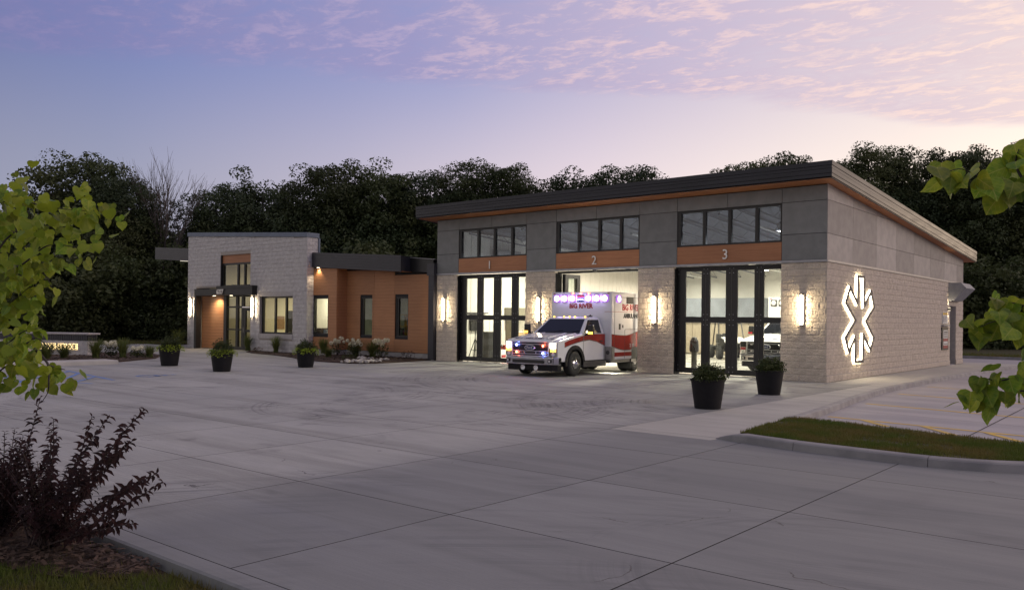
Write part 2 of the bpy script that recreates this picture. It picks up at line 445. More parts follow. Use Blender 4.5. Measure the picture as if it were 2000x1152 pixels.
MT['floor'] = surf('sealed_floor', (.42, .40, .36), (.34, .33, .30), 1.0, .28, coord='Position', rvar=.08)
MT['number'] = surf('brushed_number', (.70, .68, .66), None, 6, .35, .8)
MT['lens'] = emit('warm_tube', (1.0, .80, .52), 72.0)
MT['downlight'] = emit('downlight', (1.0, .84, .58), 5.0)
MT['star_glow'] = emit('halo_strip', (1.0, .86, .58), 14.0)
MT['star_face'] = surf('dark_channel_metal', (.075, .07, .075), None, 6, .5, .2)
MT['pendant'] = emit('pendant_glow', (1.0, .93, .78), 25.0)
MT['white_metal'] = surf('white_metal', (.75, .75, .73), None, 5, .4)
MT['grass'] = leaf_mat('lawn_grass', (.085, .118, .018), (.150, .122, .036), .25, .7, 1.1, coord='Position')
MT['lawn'] = surf('lawn_soil', (.040, .043, .012), (.062, .050, .018), 3, .95, coord='Position', bump=.6, bscale=40)
MT['mulch'] = surf('bark_mulch', (.075, .043, .027), (.038, .022, .015), 14, .95, bump=1.0, bscale=40, coord='Position')
MT['chip'] = surf('bark_chip', (.088, .054, .036), (.04, .024, .017), 9, .9, coord='Position', rand=.3)
MT['stone'] = surf('pale_river_stone', (.50, .46, .42), (.36, .33, .30), 6, .8, coord='Position')
MT['tree'] = leaf_mat('forest_leaf', (.045, .066, .030), (.066, .086, .036), .25, .55, .35, .22)
MT['tree2'] = leaf_mat('forest_leaf_warm', (.052, .070, .026), (.072, .084, .032), .25, .55, .35, .22)
MT['bark'] = surf('bark', (.055, .045, .038), (.03, .025, .02), 6, .95, bump=.8, bscale=20)
MT['twig_grey'] = surf('bare_twig', (.13, .11, .10), (.09, .075, .07), 6, .9)
MT['redbud'] = leaf_mat('heart_leaf', (.27, .345, .030), (.145, .235, .026), .50, .40, 2.2, .38, vein=True)
MT['redbud_twig'] = surf('thin_branch', (.045, .035, .030), (.03, .024, .02), 8, .85)
MT['ninebark'] = leaf_mat('purple_leaf', (.014, .006, .007), (.032, .010, .010), .10, .75, 9, .35)
MT['ninebark_stem'] = surf('purple_stem', (.07, .045, .040), None, 8, .8)
MT['boxwood'] = leaf_mat('dark_shrub_leaf', (.040, .060, .018), (.065, .080, .022), .25, .5, 6, .1)
MT['lime'] = leaf_mat('lime_vine_leaf', (.42, .52, .05), (.30, .40, .04), .4, .5, 8, .15)
MT['reed'] = leaf_mat('ornamental_grass', (.15, .17, .045), (.09, .12, .035), .3, .6, 4, .2)
MT['flower'] = leaf_mat('cream_flower', (.88, .85, .68), (.80, .77, .58), .3, .7, 9, .1)
MT['blue_paint'] = surf('blue_marking_paint', (.10, .22, .55), (.20, .28, .48), 2.5, .7, coord='Position', detail=8)
MT['yellow_paint'] = surf('yellow_marking_paint', (.72, .47, .06), (.56, .40, .14), 2.5, .7, coord='Position', detail=8)
MT['white_paint'] = surf('gloss_white_paint', (.78, .78, .79), (.76, .76, .77), 2, .16, spec=.6)
MT['red_paint'] = surf('red_vehicle_stripe', (.29, .020, .014), (.26, .018, .012), 2, .2)
MT['dark_print'] = surf('black_print', (.02, .02, .025), None, 5, .4)
MT['red_print'] = surf('red_print', (.36, .02, .03), None, 5, .35)
MT['blue_print'] = surf('navy_print', (.025, .035, .12), None, 5, .35)
MT['chrome'] = surf('chrome', (.62, .62, .65), None, 4, .09, 1.0)
MT['silver'] = surf('silver_trim', (.60, .60, .63), None, 4, .28, .55)
MT['gutter'] = surf('gutter_concrete', (.30, .295, .28), (.24, .235, .225), 2.0, .75, bump=.3, bscale=60, bdist=.004, coord='Position', stretch=(.4, 1.4, 1))
MT['tyre'] = surf('tyre_rubber', (.014, .014, .014), None, 10, .75)
MT['darkgrey'] = surf('dark_grey_plastic', (.06, .058, .056), None, 8, .5)
MT['diamond'] = surf('bright_tread_plate', (.36, .35, .34), None, 9, .32, .8, bump=.4, bscale=60)
MT['head'] = emit('headlamp', (1.0, .93, .80), 7.0)
MT['amber'] = emit('amber_lamp', (1.0, .50, .06), 5.0, (.8, .4, .05))
MT['strobe'] = emit('strobe_lens', (.66, .60, 1.0), 6.5)
MT['strobe_rim'] = emit('strobe_bezel', (.50, .16, .90), .9, (.15, .05, .3))
MT['strobe_blue'] = emit('blue_strobe', (.15, .22, 1.0), 16.0)
MT['strobe_red'] = emit('red_strobe', (1.0, .12, .04), 10.0)
MT['grille_blue'] = surf('dark_grille_mesh', (.02, .02, .03), None, 9, .3, .5)
# ================================================================== ground
g = MB(); g.face([(-900, -900, -.30), (900, -900, -.30), (900, 900, -.30), (-900, 900, -.30)])
struct(g.build('ground', MT['lawn']))

drive = MB(); drive.prism([(-60, -22.2), (15, -22.2), (15, -13.3), (1.22, -13.3), (1.22, .3), (-60, .3)], -.20, -.125, 'z')
drive = struct(drive.build('driveway', MT['soil']))
XS = [1.22 + 2.3 * k for k in range(-27, 7)]
YS = [-22.16, -19.91, -17.66, -15.41, -13.16, -10.91, -8.66, -6.41, -4.16, -1.91, 0.34]
slab_cache = {}
def slab_mesh(w, d, mat):
    key = (round(w, 2), round(d, 2), mat.name)
    if key not in slab_cache:
        b = MB(); gp = .0035; c = .003
        x0, x1, y0, y1 = gp, w - gp, gp, d - gp
        t = [(x0 + c, y0 + c, 0), (x1 - c, y0 + c, 0), (x1 - c, y1 - c, 0), (x0 + c, y1 - c, 0)]
        m_ = [(x0, y0, -c), (x1, y0, -c), (x1, y1, -c), (x0, y1, -c)]
        lo = [(p[0], p[1], -.12) for p in m_]
        b.face(t)
        for i in range(4):
            j = (i + 1) % 4
            f_ = b.face([m_[i], m_[j], t[j], t[i]]); f_.material_index = 1; f_ = b.face([lo[i], lo[j], m_[j], m_[i]]); f_.material_index = 1
        me = b.mesh('slab'); me.materials.append(mat); me.materials.append(MT['joint']); slab_cache[key] = me
    return slab_cache[key]
def in_view(x, y, z=0, pad=60):
    d = Vector((x, y, z)) - CAM; dep = d.dot(cF)
    if dep < .5: return False
    u = 1000 + 1629.8 * d.dot(cR) / dep; v = 618.5 - 1629.8 * d.dot(cU) / dep
    return -pad < u < 2000 + pad and -pad < v < 1152 + pad
far_slabs = MB()
cells = []
for i in range(len(XS) - 1):
    for j in range(len(YS) - 1):
        x0, x1, y0, y1 = XS[i], XS[i + 1], YS[j], YS[j + 1]
        if x0 >= 1.2 and y0 > -13.5 and x0 < 9.5: continue
        if x0 >= 9.5 and y0 > -11: continue
        cells.append((abs(Vector((x0 + 1, y0 + 1, 0)) .__sub__(CAM).length), x0, x1, y0, y1))
cells.sort()
for k, (dd, x0, x1, y0, y1) in enumerate(cells):
    if k < 290:
        o = link('slab', slab_mesh(x1 - x0, y1 - y0, MT['concrete']), None, drive, loc=(x0, y0, 0))
    else:
        far_slabs.box(x0 + .005, x1 - .005, y0 + .005, y1 - .005, -.12, 0)
o = far_slabs.build('slab_field', MT['concrete'], drive); o['kind'] = 'stuff'
# curb-gutter strip along the near lawn
b = MB(); b.prism([(-22.36, -.14), (-22.345, -.012), (-22.325, 0.001), (-22.165, 0.001), (-22.165, -.14)], -30, 6.0, 'x')
struct(b.build('gutter_curb', MT['concrete']))

# near lawn and mulch ring
def lawn_z(x, y): return -.075 + .02 * math.sin(x * 1.3) * math.sin(y * 1.7)
b = MB()
b.face([(-30, -60, -.09), (60, -60, -.09), (60, -22.9, -.09), (6.0, -22.36, -.09), (-30, -22.36, -.09)])
struct(b.build('lawn', MT['lawn']))
mul = [(-3.0, -22.36), (3.0, -22.36), (3.0, -22.6), (2.55, -22.96), (1.9, -23.12), (.6, -23.3), (-3.0, -23.6)]
b = MB()
cx = .6; cy = -22.9
for i in range(len(mul)):
    p, q = mul[i], mul[(i + 1) % len(mul)]
    b.face([(cx, cy, -.02), (p[0], p[1], -.084), (q[0], q[1], -.084)])
bmesh.ops.remove_doubles(b.bm, verts=b.bm.verts[:], dist=.001)
bmesh.ops.subdivide_edges(b.bm, edges=b.bm.edges[:], cuts=6, use_grid_fill=True)
for v in b.bm.verts: v.co.z += .02 * mnoise.noise(v.co * 6)
tag(b.build('mulch_bed', MT['mulch']), 'bark mulch under the purple shrubs beside the near concrete', None, kind='structure')

def scatter_chips(name, pts, smin, smax, mat, label):
    n = len(pts); V = np.zeros((n, 4, 3))
    for i, p in enumerate(pts):
        a = random.uniform(0, 6.28); s = random.uniform(smin, smax); w = s * random.uniform(.2, .4)
        d = Vector((math.cos(a), math.sin(a), random.uniform(-.35, .35))) * s / 2
        e = Vector((-math.sin(a), math.cos(a), random.uniform(-.5, .5))) * w / 2
        c = Vector(p)
        for j, q in enumerate((c - d - e, c + d - e * .6, c + d * .9 + e, c - d * .8 + e)): V[i, j] = q
    o = link(name, quads_mesh(name, V), mat); return tag(o, label, None, kind='stuff')
pts = []
while len(pts) < 2600:
    x = random.uniform(-1.2, 3.0); y = random.uniform(-23.4, -22.38)
    lim = -23.12 + max(0, (x - 1.9)) * .5 if x > 1.9 else -23.15 - (1.9 - x) * .1
    if y < lim + random.uniform(-.12, .05): continue
    pts.append((x, y, -.055 + random.uniform(0, .035)))
scatter_chips('mulch_chips', pts, .03, .09, MT['chip'], 'loose bark chips over the near mulch')

def grass_blades(name, sampler, n, h0, h1, label, mat, w=.006):
    V = np.zeros((n, 3, 3))
    for i in range(n):
        x, y, z = sampler()
        a = random.uniform(0, 6.28); h = random.uniform(h0, h1); le = h * random.uniform(.1, .8); b_ = random.uniform(0, 6.28)
        ww = w * random.uniform(.6, 1.4)
        V[i, 0] = (x - ww * math.cos(a), y - ww * math.sin(a), z - .01)
        V[i, 1] = (x + ww * math.cos(a), y + ww * math.sin(a), z - .01)
        V[i, 2] = (x + le * math.cos(b_), y + le * math.sin(b_), z + h)
    return tag(link(name, quads_mesh(name, V, 3), mat), label, None, kind='stuff')
def samp_lawn():
    while True:
        x = random.uniform(-1.5, 5.2); y = random.uniform(-24.3, -22.37)
        lim = -22.9 + max(0, (x - 2.6)) * 1.0 if x > 2.2 else -23.08 - (2.2 - x) * .1
        if y > lim and random.random() > .04: continue
        return x, y, -.09
grass_blades('grass', samp_lawn, 34000, .03, .085, 'short lawn grass in front of the purple shrubs', MT['grass'], .004)

# ------------------------------------------------------------------ sidewalk, curbs, parking lot
lot = MB(); lot.face([(1.2, -13.9, -.13), (60, -13.9, -.13), (60, 28.2, -.13), (-20, 28.2, -.13), (-20, 17.9, -.13), (1.2, 17.9, -.13)])
lot = struct(lot.build('parking_lot', MT['lot']))
CURB = [(3.30, -13.5), (3.0, -11.0), (2.86, -9.6), (2.70, -8.0), (2.50, -6.2), (2.27, -4.48), (2.08, -2.5), (1.94, -.81), (1.89, .9), (1.88, 2.58), (1.89, 5.6), (1.91, 8.8),
        (2.0, 12), (2.15, 15), (2.44, 18.1), (3.2, 19.3), (5.0, 19.9), (9.0, 20.1)]
def curb_x(y):
    for (xa, ya), (xb, yb) in zip(CURB, CURB[1:]):
        if ya <= y <= yb: return xa + (xb - xa) * (y - ya) / (yb - ya)
    return CURB[0][0] if y < CURB[0][1] else 2.44
walk_base = MB(); walk_base.prism([(1.215, -13.2), (2.9, -13.2)] + [(x - .3, y) for x, y in CURB[1:15]] + [(0.05, 18.1), (.05, .345), (1.215, .345)], -.135, -.09, 'z')
walk = struct(walk_base.build('sidewalk', MT['soil']))
ys = [-13.45, -11.6, -9.75, -7.9, -6.05, -4.2, -2.35, -.5, .345] + [2.1 + 1.78 * k for k in range(10)]
for ya, yb in zip(ys, ys[1:]):
    xl = 1.225 if yb < .4 else .04
    b = MB(); e = .005
    b.prism([(xl + e, ya + e), (curb_x(ya) - .165, ya + e), (curb_x(yb) - .165, yb - e), (xl + e, yb - e)], -.09, .001 if xl < 1 else .002, 'z')
    b.build('slab', MT['walk'], walk)
b = MB(); b.prism([(-.3, 18.12), (2.28, 18.12), (3.1, 19.42), (-.3, 19.42)], -.1, .001, 'z'); b.build('slab', MT['walk'], walk)
b = MB(); b.prism([(1.23, -13.46), (3.13, -13.46), (3.05, -13.75), (1.23, -13.7)], -.1, .0015, 'z'); b.build('slab', MT['walk'], walk)
curb = None
kerb = thing('curb', 'pale concrete curb along the sidewalk beside the parking lot', 'curb', (2.4, -8, 0))
kerb['kind'] = 'structure'
for (xa, ya), (xb, yb) in zip(CURB, CURB[1:]):
    d = Vector((xb - xa, yb - ya, 0)); L = d.length; d.normalize(); nx = Vector((-d.y, d.x, 0))
    pr = [(-.16, -.14), (-.16, .003), (-.03, .003), (-.004, -.014), (.012, -.14)]
    b = MB(); A = []; B2 = []
    for u, z in pr:
        A.append(Vector((xa, ya, 0)) - nx * u + d * .004 + Vector((0, 0, z))); B2.append(Vector((xb, yb, 0)) - nx * u - d * .004 + Vector((0, 0, z)))
    b.face(A[::-1]); b.face(B2)
    for i in range(len(A) - 1): b.face([A[i], A[i + 1], B2[i + 1], B2[i]])
    o = b.build('curb_stone', MT['curb'], kerb); o.location = -kerb.location

# grass island with a raised curb
ISF = [(3.05, -13.58), (3.5, -13.68), (4.37, -13.86), (4.93, -13.92), (5.97, -14.0), (6.6, -13.92), (7.15, -13.68), (8.0, -13.1), (9.0, -12.2), (9.8, -11.2)]
ISB = [(9.6, -10.9), (8.2, -11.75), (6.85, -11.5), (5.81, -11.35), (4.58, -11.0), (3.39, -10.75), (3.06, -10.6)]
isl = MB()
inner = [(3.36, -13.35), (3.7, -13.42)] + [(x * .995, y + .22) for x, y in ISF[2:]] + ISB[:-1] + [(3.12, -10.8)]
isl.prism(inner, -.12, .105, 'z')
island = struct(isl.build('grass_island', MT['lawn']))
def curb_prof(x, y, h, dx, dy):
    nrm = Vector((dy, -dx, 0)).normalized(); P = Vector((x, y, 0))
    return [P + Vector((0, 0, -.03)), P - nrm * .02 + Vector((0, 0, h * .8)), P - nrm * .035 + Vector((0, 0, h * .94)), P - nrm * .06 + Vector((0, 0, h)), P - nrm * .20 + Vector((0, 0, h + .002)), P - nrm * .24 + Vector((0, 0, -.03))]
ifs = [Vector((p[0], p[1], 0)) for p in ISF]; fine = []
for i in range(len(ifs) - 1):
    p0 = ifs[max(0, i - 1)]; p1 = ifs[i]; p2 = ifs[i + 1]; p3 = ifs[min(len(ifs) - 1, i + 2)]
    for j in range(4):
        t_ = j / 4; fine.append(.5 * ((2 * p1) + (p2 - p0) * t_ + (2 * p0 - 5 * p1 + 4 * p2 - p3) * t_ ** 2 + (3 * p1 - p0 - 3 * p2 + p3) * t_ ** 3))
fine.append(ifs[-1])
run = 0; b = MB(); prev = None; hts = []
for i, p in enumerate(fine):
    tg = fine[min(len(fine) - 1, i + 1)] - fine[max(0, i - 1)]
    h = .12 * min(1, .1 + i / 4.0)
    q = curb_prof(p.x, p.y, h, tg.x, tg.y)
    if prev:
        for k in range(5): b.face([prev[k], q[k], q[k + 1], prev[k + 1]])
    prev = q; run += 1
    if run >= 9 and i < len(fine) - 1 or i == len(fine) - 1:
        b.face(q[::-1]); bmesh.ops.remove_doubles(b.bm, verts=b.bm.verts[:], dist=.002)
        b.build('curb_stone', MT['curb_dull'], island)
        tn = tg.normalized() * .008; b = MB(); prev = [v + tn for v in q]; b.face(prev); run = 0
b.bm.free()
b = MB()
bk = ISB[::-1]
for (xa, ya), (xb, yb) in zip(bk, bk[1:]):
    b.prism([(xa, ya), (xb, yb), (xb, yb - .14), (xa, ya - .14)], -.13, .108, 'z')
b.build('back_curb', MT['curb_dull'], island)
ipoly = [(x, y) for x, y in inner]
def in_poly(x, y, P):
    c = False; j = len(P) - 1
    for i in range(len(P)):
        if (P[i][1] > y) != (P[j][1] > y) and x < (P[j][0] - P[i][0]) * (y - P[i][1]) / (P[j][1] - P[i][1]) + P[i][0]: c = not c
        j = i
    return c
def samp_isl():
    while True:
        x = random.uniform(3.1, 9.8); y = random.uniform(-14, -10.6)
        if mnoise.noise(Vector((x * 1.1, y * 1.6, 3))) + .5 * mnoise.noise(Vector((x * 4, y * 4, 1))) > .22 and random.random() > .25: continue
        if in_poly(x, y, ipoly): return x, y, .105
grass_blades('island_grass', samp_isl, 42000, .02, .06, 'patchy lawn grass on the curbed island by the parking lot', MT['grass'], .006)

# painted lines
def strip(pts, w, z, name, mat, parent=None):
    b = MB()
    for (xa, ya), (xb, yb) in zip(pts, pts[1:]):
        d = Vector((xb - xa, yb - ya, 0)).normalized(); nn = Vector((-d.y, d.x, 0)) * w / 2
        a = Vector((xa, ya, z)); c = Vector((xb, yb, z))
        b.face([a - nn, c - nn, c + nn, a + nn])
    return b.build(name, mat, parent)
zl = -.126
for i, pts in enumerate([[(2.84, -8.0), (9.5, -9.0)], [(2.53, -4.5), (9.5, -5.9)], [(2.3, -.9), (9.5, -2.6)], [(2.2, 2.6), (9.5, .8)]]):
    strip(pts, .14, zl, 'stall_line', MT['yellow_paint'], lot)
for p in ([(3.6, -8.16), (4.25, -8.9)], [(4.72, -8.33), (5.5, -9.35)], [(5.83, -8.52), (6.5, -9.45)], [(7.0, -8.7), (7.7, -9.6)]):
    strip(p, .13, zl + .004, 'hatch_line', MT['yellow_paint'], lot)
strip([(5.72, -10.9), (5.3, 12)], .02, zl + .002, 'lot_joint', MT['joint'], lot)
strip([(2.3, -6.3), (12, -8.0)], .015, zl + .002, 'lot_joint', MT['joint'], lot)
zb = .004
for p in ([(-20.2, -14.6), (-17.76, -16.3)], [(-18.6, -14.3), (-15.6, -16.75)], [(-17.7, -14.35), (-15.7, -15.5)], [(-16.08, -14.54), (-14.19, -15.93)]):
    strip(p, .11, zb + .004, 'hatch_line', MT['blue_paint'], drive)
strip([(-19.3, -14.05), (-14.41, -14.78)], .11, zb, 'stall_line', MT['blue_paint'], drive)
strip([(-17.5, -16.45), (-14.6, -16.95)], .11, zb, 'stall_line', MT['blue_paint'], drive)
strip([(-14.19, -15.93), (-13.55, -15.72)], .11, zb, 'stall_line', MT['blue_paint'], drive)
# wheelchair symbol
b = MB()
cxs, cys = -15.4, -13.1
def bluebar(x0, y0, x1, y1, w):
    d = Vector((x1 - x0, y1 - y0, 0)).normalized(); nn = Vector((-d.y, d.x, 0)) * w / 2
    a = Vector((cxs + x0, cys + y0, .005)); c = Vector((cxs + x1, cys + y1, .005)); b.face([a - nn, c - nn, c + nn, a + nn])
arc = [(.36 * math.cos(t), .36 * math.sin(t) - .15) for t in np.linspace(R(120), R(390), 16)]
for p, q in zip(arc, arc[1:]): bluebar(*p, *q, .09)
bluebar(-.05, .45, -.02, -.02, .12); bluebar(-.02, .0, .34, -.02, .10); bluebar(.32, .0, .45, -.42, .10); bluebar(-.03, .24, .28, .24, .08)
for t in range(10):
    a0, a1 = R(36 * t), R(36 * (t + 1))
    b.face([(cxs - .07, cys + .62, .005), (cxs - .07 + .1 * math.cos(a0), cys + .62 + .1 * math.sin(a0), .005), (cxs - .07 + .1 * math.cos(a1), cys + .62 + .1 * math.sin(a1), .005)])
b.build('wheelchair_symbol', MT['blue_paint'], drive)

# far side: road curb and grass verge behind the lot
b = MB(); b.box(-40, 60, 28.2, 28.42, -.14, .02); struct(b.build('far_curb', MT['curb_dull']))
b = MB(); b.face([(-120, 28.42, -.01), (80, 28.42, -.01), (80, 75, .5), (-120, 75, .5)]); struct(b.build('far_verge', MT['lawn']))
def samp_far():
    x = random.uniform(-8, 14); y = 28.45 + random.random() ** 2 * 5; return x, y, .0
grass_blades('verge_grass', samp_far, 9000, .05, .14, 'grass verge behind the far curb past the parking lot', MT['grass'], .02)
# left: road behind the sign and its verge
b = MB(); b.face([(-75, -45, -.10), (-20, -45, -.10), (-27, -16, -.10), (-33, 4, -.10), (-62, 8, -.10)]); struct(b.build('side_road', MT['lot']))
b = MB(); b.face([(-140, -60, -.08), (-46, -60, -.08), (-42.5, -8, -.02), (-44, 14, .03), (-80, 60, .3), (-140, 60, .3)]); struct(b.build('left_verge', MT['lawn']))
def samp_left():
    t = random.random(); x = -42.6 - random.random() ** 2 * 8; y = -8 + t * 20; return x, y, -.02
grass_blades('roadside_grass', samp_left, 8000, .06, .18, 'grass strip along the far side of the side road on the left', MT['grass'], .02)

# planted island around the monument sign
ISL = [(-22.73, -14.9), (-22.95, -13.1), (-23.05, -11.6), (-23.3, -10.4), (-25.0, -8.2), (-27.0, -6.9), (-28.9, -6.4), (-31.2, -7.4), (-30.5, -12.5), (-27.0, -22.0), (-22.7, -22.0)]
b = MB(); b.prism(ISL, -.10, .05, 'z'); struct(b.build('sign_island', MT['mulch']))
b = MB(); b.box(-22.9, -22.35, -15.6, -15.15, 0, .0); b.bm.clear()
b.prism([(-23.1, .0), (-21.95, .0), (-21.98, .12), (-22.02, .145), (-23.08, .145), (-23.1, .13)], -20.0, -11.15, 'y')
o = b.build('wheel_curb', MT['walk']); struct(o)
pts = []
while len(pts) < 1500:
    x = random.uniform(-31, -22.8); y = random.uniform(-15, -6.4)
    if in_poly(x, y, ISL): pts.append((x, y, .06 + random.uniform(0, .03)))
scatter_chips('island_mulch_chips', pts, .06, .18, MT['chip'], 'loose bark chips in the bed round the low sign')

# planting bed in front of the wood-clad wing
BED = [(-29.2, -.72), (-28.7, -1.55), (-27.2, -2.15), (-24.65, -2.55), (-22.2, -3.35), (-20.43, -4.15), (-18.48, -4.4), (-16.9, -4.3), (-16.35, -3.6), (-16.45, -2.6), (-17.1, .1), (-17.2, .3), (-24, .3), (-25, -.7)]
b = MB(); b.prism(BED, -.02, .045, 'z'); struct(b.build('planting_bed', MT['mulch']))
pts = []
while len(pts) < 1500:
    x = random.uniform(-29, -16.4); y = random.uniform(-4.4, .2)
    if in_poly(x, y, BED): pts.append((x, y, .055 + random.uniform(0, .03)))
scatter_chips('bed_mulch_chips', pts, .05, .15, MT['chip'], 'loose bark chips in the bed below the wood wall')
# ================================================================== block walls
blk_cache = {}
def block_mesh(w, h, var, mat):
    key = (round(w, 2), round(h, 3), var, mat.name)
    if key in blk_cache: return blk_cache[key]
    rr = random.Random(hash((round(w * 100), round(h * 1000), var)) & 0xffff)
    b = MB(); nx, nz = (4, 3) if w > .25 else (2, 3)
    gx = [0.0] + [w * (.12 + .76 * i / (nx - 2)) for i in range(nx - 1)] + [w] if nx > 2 else [0, w / 2, w]
    gz = [0, h * .2, h * .8, h]
    P = []
    for j, z in enumerate(gz):
        row = []
        for i, x in enumerate(gx):
            edge = i in (0, len(gx) - 1) or j in (0, len(gz) - 1)
            y = -.004 - (0 if edge else rr.uniform(.004, .020))
            if edge: y -= rr.uniform(0, .006)
            row.append(b.v((x, y, z)))
        P.append(row)
    for j in range(len(gz) - 1):
        for i in range(len(gx) - 1):
            b.bm.faces.new((P[j][i], P[j][i + 1], P[j + 1][i + 1], P[j + 1][i]))
    d = .06
    def side(vs):
        q = [b.bm.verts.new((v.co.x, d, v.co.z)) for v in (vs[0], vs[-1])]
        b.bm.faces.new(vs + [q[1], q[0]])
    side(P[0]); side(P[-1][::-1]); side([r[0] for r in P][::-1]); side([r[-1] for r in P])
    me = b.mesh('block'); me.materials.append(mat); blk_cache[key] = me
    return me

CW, CH, MJ = .4064, .2033, .009
def wall_blocks(u0, u1, z0, n, holes, phase=0.0, top=None, end0=0.0):
    """running bond: list of (u, z, w, h)"""
    out = []
    for c in range(n):
        za = z0 + c * CH; zb = za + CH
        off = phase + (CW / 2 if c % 2 else 0)
        k0 = math.floor((u0 - off) / CW) - 1
        edges = [off + k * CW for k in range(k0, k0 + int((u1 - u0) / CW) + 4)]
        for a, e in zip(edges, edges[1:]):
            segs = [(max(a, u0), min(e, u1))]
            for (ha, hb, hz0, hz1) in holes:
                if zb <= hz0 + .02 or za >= hz1 - .02: continue
                ns = []
                for s0, s1 in segs:
                    if hb <= s0 or ha >= s1: ns.append((s0, s1)); continue
                    if ha > s0: ns.append((s0, ha))
                    if hb < s1: ns.append((hb, s1))
                segs = ns
            for s0, s1 in segs:
                if s1 - s0 < .05: continue
                zt = zb
                if top: zt = min(zb, top((s0 + s1) / 2))
                if zt - za < .06: continue
                out.append((s0, za, s1 - s0, zt - za))
    return out

def place_blocks(items, parent, mat, n_single, joined_name, base=Vector((0, 0, 0))):
    """items: (pos, rot, w, h) ; the n_single nearest become parts, the rest one part"""
    items.sort(key=lambda t: (t[0] - CAM).length)
    bm = bmesh.new()
    for i, (p, rz, w, h) in enumerate(items):
        me = block_mesh(round(w - MJ, 2), h - MJ, random.randrange(7), mat)
        if i < n_single:
            link('block', me, None, parent, loc=p - base, rot=(0, 0, rz))
        else:
            nv = len(bm.verts)
            bm.from_mesh(me)
            bm.verts.ensure_lookup_table()
            T = Matrix.Translation(p - base) @ Matrix.Rotation(rz, 4, 'Z')
            for v in bm.verts[nv:]: v.co = T @ v.co
    if len(items) > n_single:
        me = bpy.data.meshes.new(joined_name); bm.to_mesh(me)
        o = link(joined_name, me, mat, parent); o['kind'] = 'stuff'
    bm.free()

# ================================================================== apparatus bay building
GB = thing('ambulance_garage', 'large three-bay ambulance garage with grey panels, block piers and dark overhanging roof', 'garage building', (-8.3, 9, 0))
gb = GB.location.copy()
def gpart(b, name, mat, parent=None, **kw):
    o = b.build(name, mat, parent or GB, **kw)
    if (parent or GB) is GB: o.location = -gb
    return o
L0, XR, D0 = -16.64, 0.0, 18.15
def soff(y): return 6.03 - .0655 * y
PIERS = [(-16.64, -15.46), (-11.74, -10.30), (-6.62, -5.20), (-1.44, 0.0)]
OPEN = [(-15.46, -11.74), (-10.30, -6.62), (-5.20, -1.44)]
WINX = [(-15.36, -11.70), (-10.25, -6.58), (-5.09, -1.42)]
# backing walls
b = MB()
for a, e in PIERS: b.box(a + .012, e - .012, .012, .42, 0, 3.66)
b.box(-.42, -.012, .42, 15.62, 0, 3.66)
b.box(-.42, -.012, 16.76, D0 - .012, 0, 3.66); b.box(-.42, -.012, 15.62, 16.76, 2.64, 3.66)
b.box(L0 + .012, L0 + .4, .42, D0, 0, 3.66); b.box(L0 + .4, -.42, D0 - .3, D0 - .012, 0, 4.8)
gpart(b, 'masonry_backing', MT['mortar'])
items = []
for a, e in PIERS:
    ww = e - a
    for (u, z, w, h) in wall_blocks(a, e, 0, 18, [], phase=a if ww < 1.3 else e):
        items.append((Vector((u + MJ / 2, .005, z + MJ / 2)), 0.0, w, h))
for (u, z, w, h) in wall_blocks(.0, D0, 0, 18, [(15.62, 16.76, 0, 2.66)], phase=.2):
    o = .022 if z < .1 else 0
    items.append((Vector((-.005 + o, u + MJ / 2, z + MJ / 2)), math.pi / 2, w, h))
# returns of the piers seen inside the openings (right-hand faces)
for a, e in PIERS[:3]:
    for (u, z, w, h) in wall_blocks(.03, .42, 0, 18, [], phase=.03):
        items.append((Vector((e - .005, u + MJ / 2, z + MJ / 2)), math.pi / 2, w, h))
place_blocks(items, GB, MT['block'], 300, 'block_courses', gb)
b = MB(); b.box(-.002, .026, .0, 15.62, .2033 + .002, .215); b.box(-.002, .026, 16.76, D0, .2053, .215)
gpart(b, 'base_ledge', MT['smooth_block'])
# zinc trim between block and panels
b = MB(); b.box(L0 - .01, .03, -.045, .05, 3.665, 3.735); b.box(-.05, .035, .05, D0 + .02, 3.665, 3.735)
gpart(b, 'zinc_trim', MT['trim'])
# upper walls: dark backing, then the panels
b = MB()
zt = 6.02
for a, e in [(L0, -15.36), (-11.70, -10.25), (-6.58, -5.09), (-1.42, -.03)]: b.box(a + .03, e, .03, .30, 3.735, zt)
for a, e in WINX: b.box(a, e, .03, .30, 5.535, zt); b.box(a, e, .03, .30, 3.735, 4.335)
b.prism([(.30, 3.735), (D0 - .03, 3.735), (D0 - .03, soff(D0)), (.30, soff(.3))], -.30, -.03, 'x')
b.prism([(.30, 3.66), (D0 - .03, 3.66), (D0 - .03, soff(D0)), (.30, soff(.3))], L0 + .03, L0 + .3, 'x')
gpart(b, 'panel_backing', MT['joint'])
def panel(x0, x1, z0, z1, mat=MT['panel'], name='panel'):
    b = MB(); b.box(x0 + .008, x1 - .008, 0, .028, z0 + .008, z1 - .008); return gpart(b, name, mat)
for a, e in [(L0, -15.36), (-11.70, -10.25), (-6.58, -5.09), (-1.42, -.002)]:
    for z0, z1 in ((3.737, 4.545), (4.545, 5.545), (5.545, 6.01)): panel(a, e, z0, z1)
for a, e in WINX:
    m_ = (a + e) / 2
    panel(a, m_, 5.545, 6.01); panel(m_, e, 5.545, 6.01)
    panel(a, e, 3.737, 4.335, MT['wood_dull'], 'wood_panel')
vy = [.0, 2.35, 4.84, 7.22, 9.63, 12.13, 14.5, 16.83, D0]
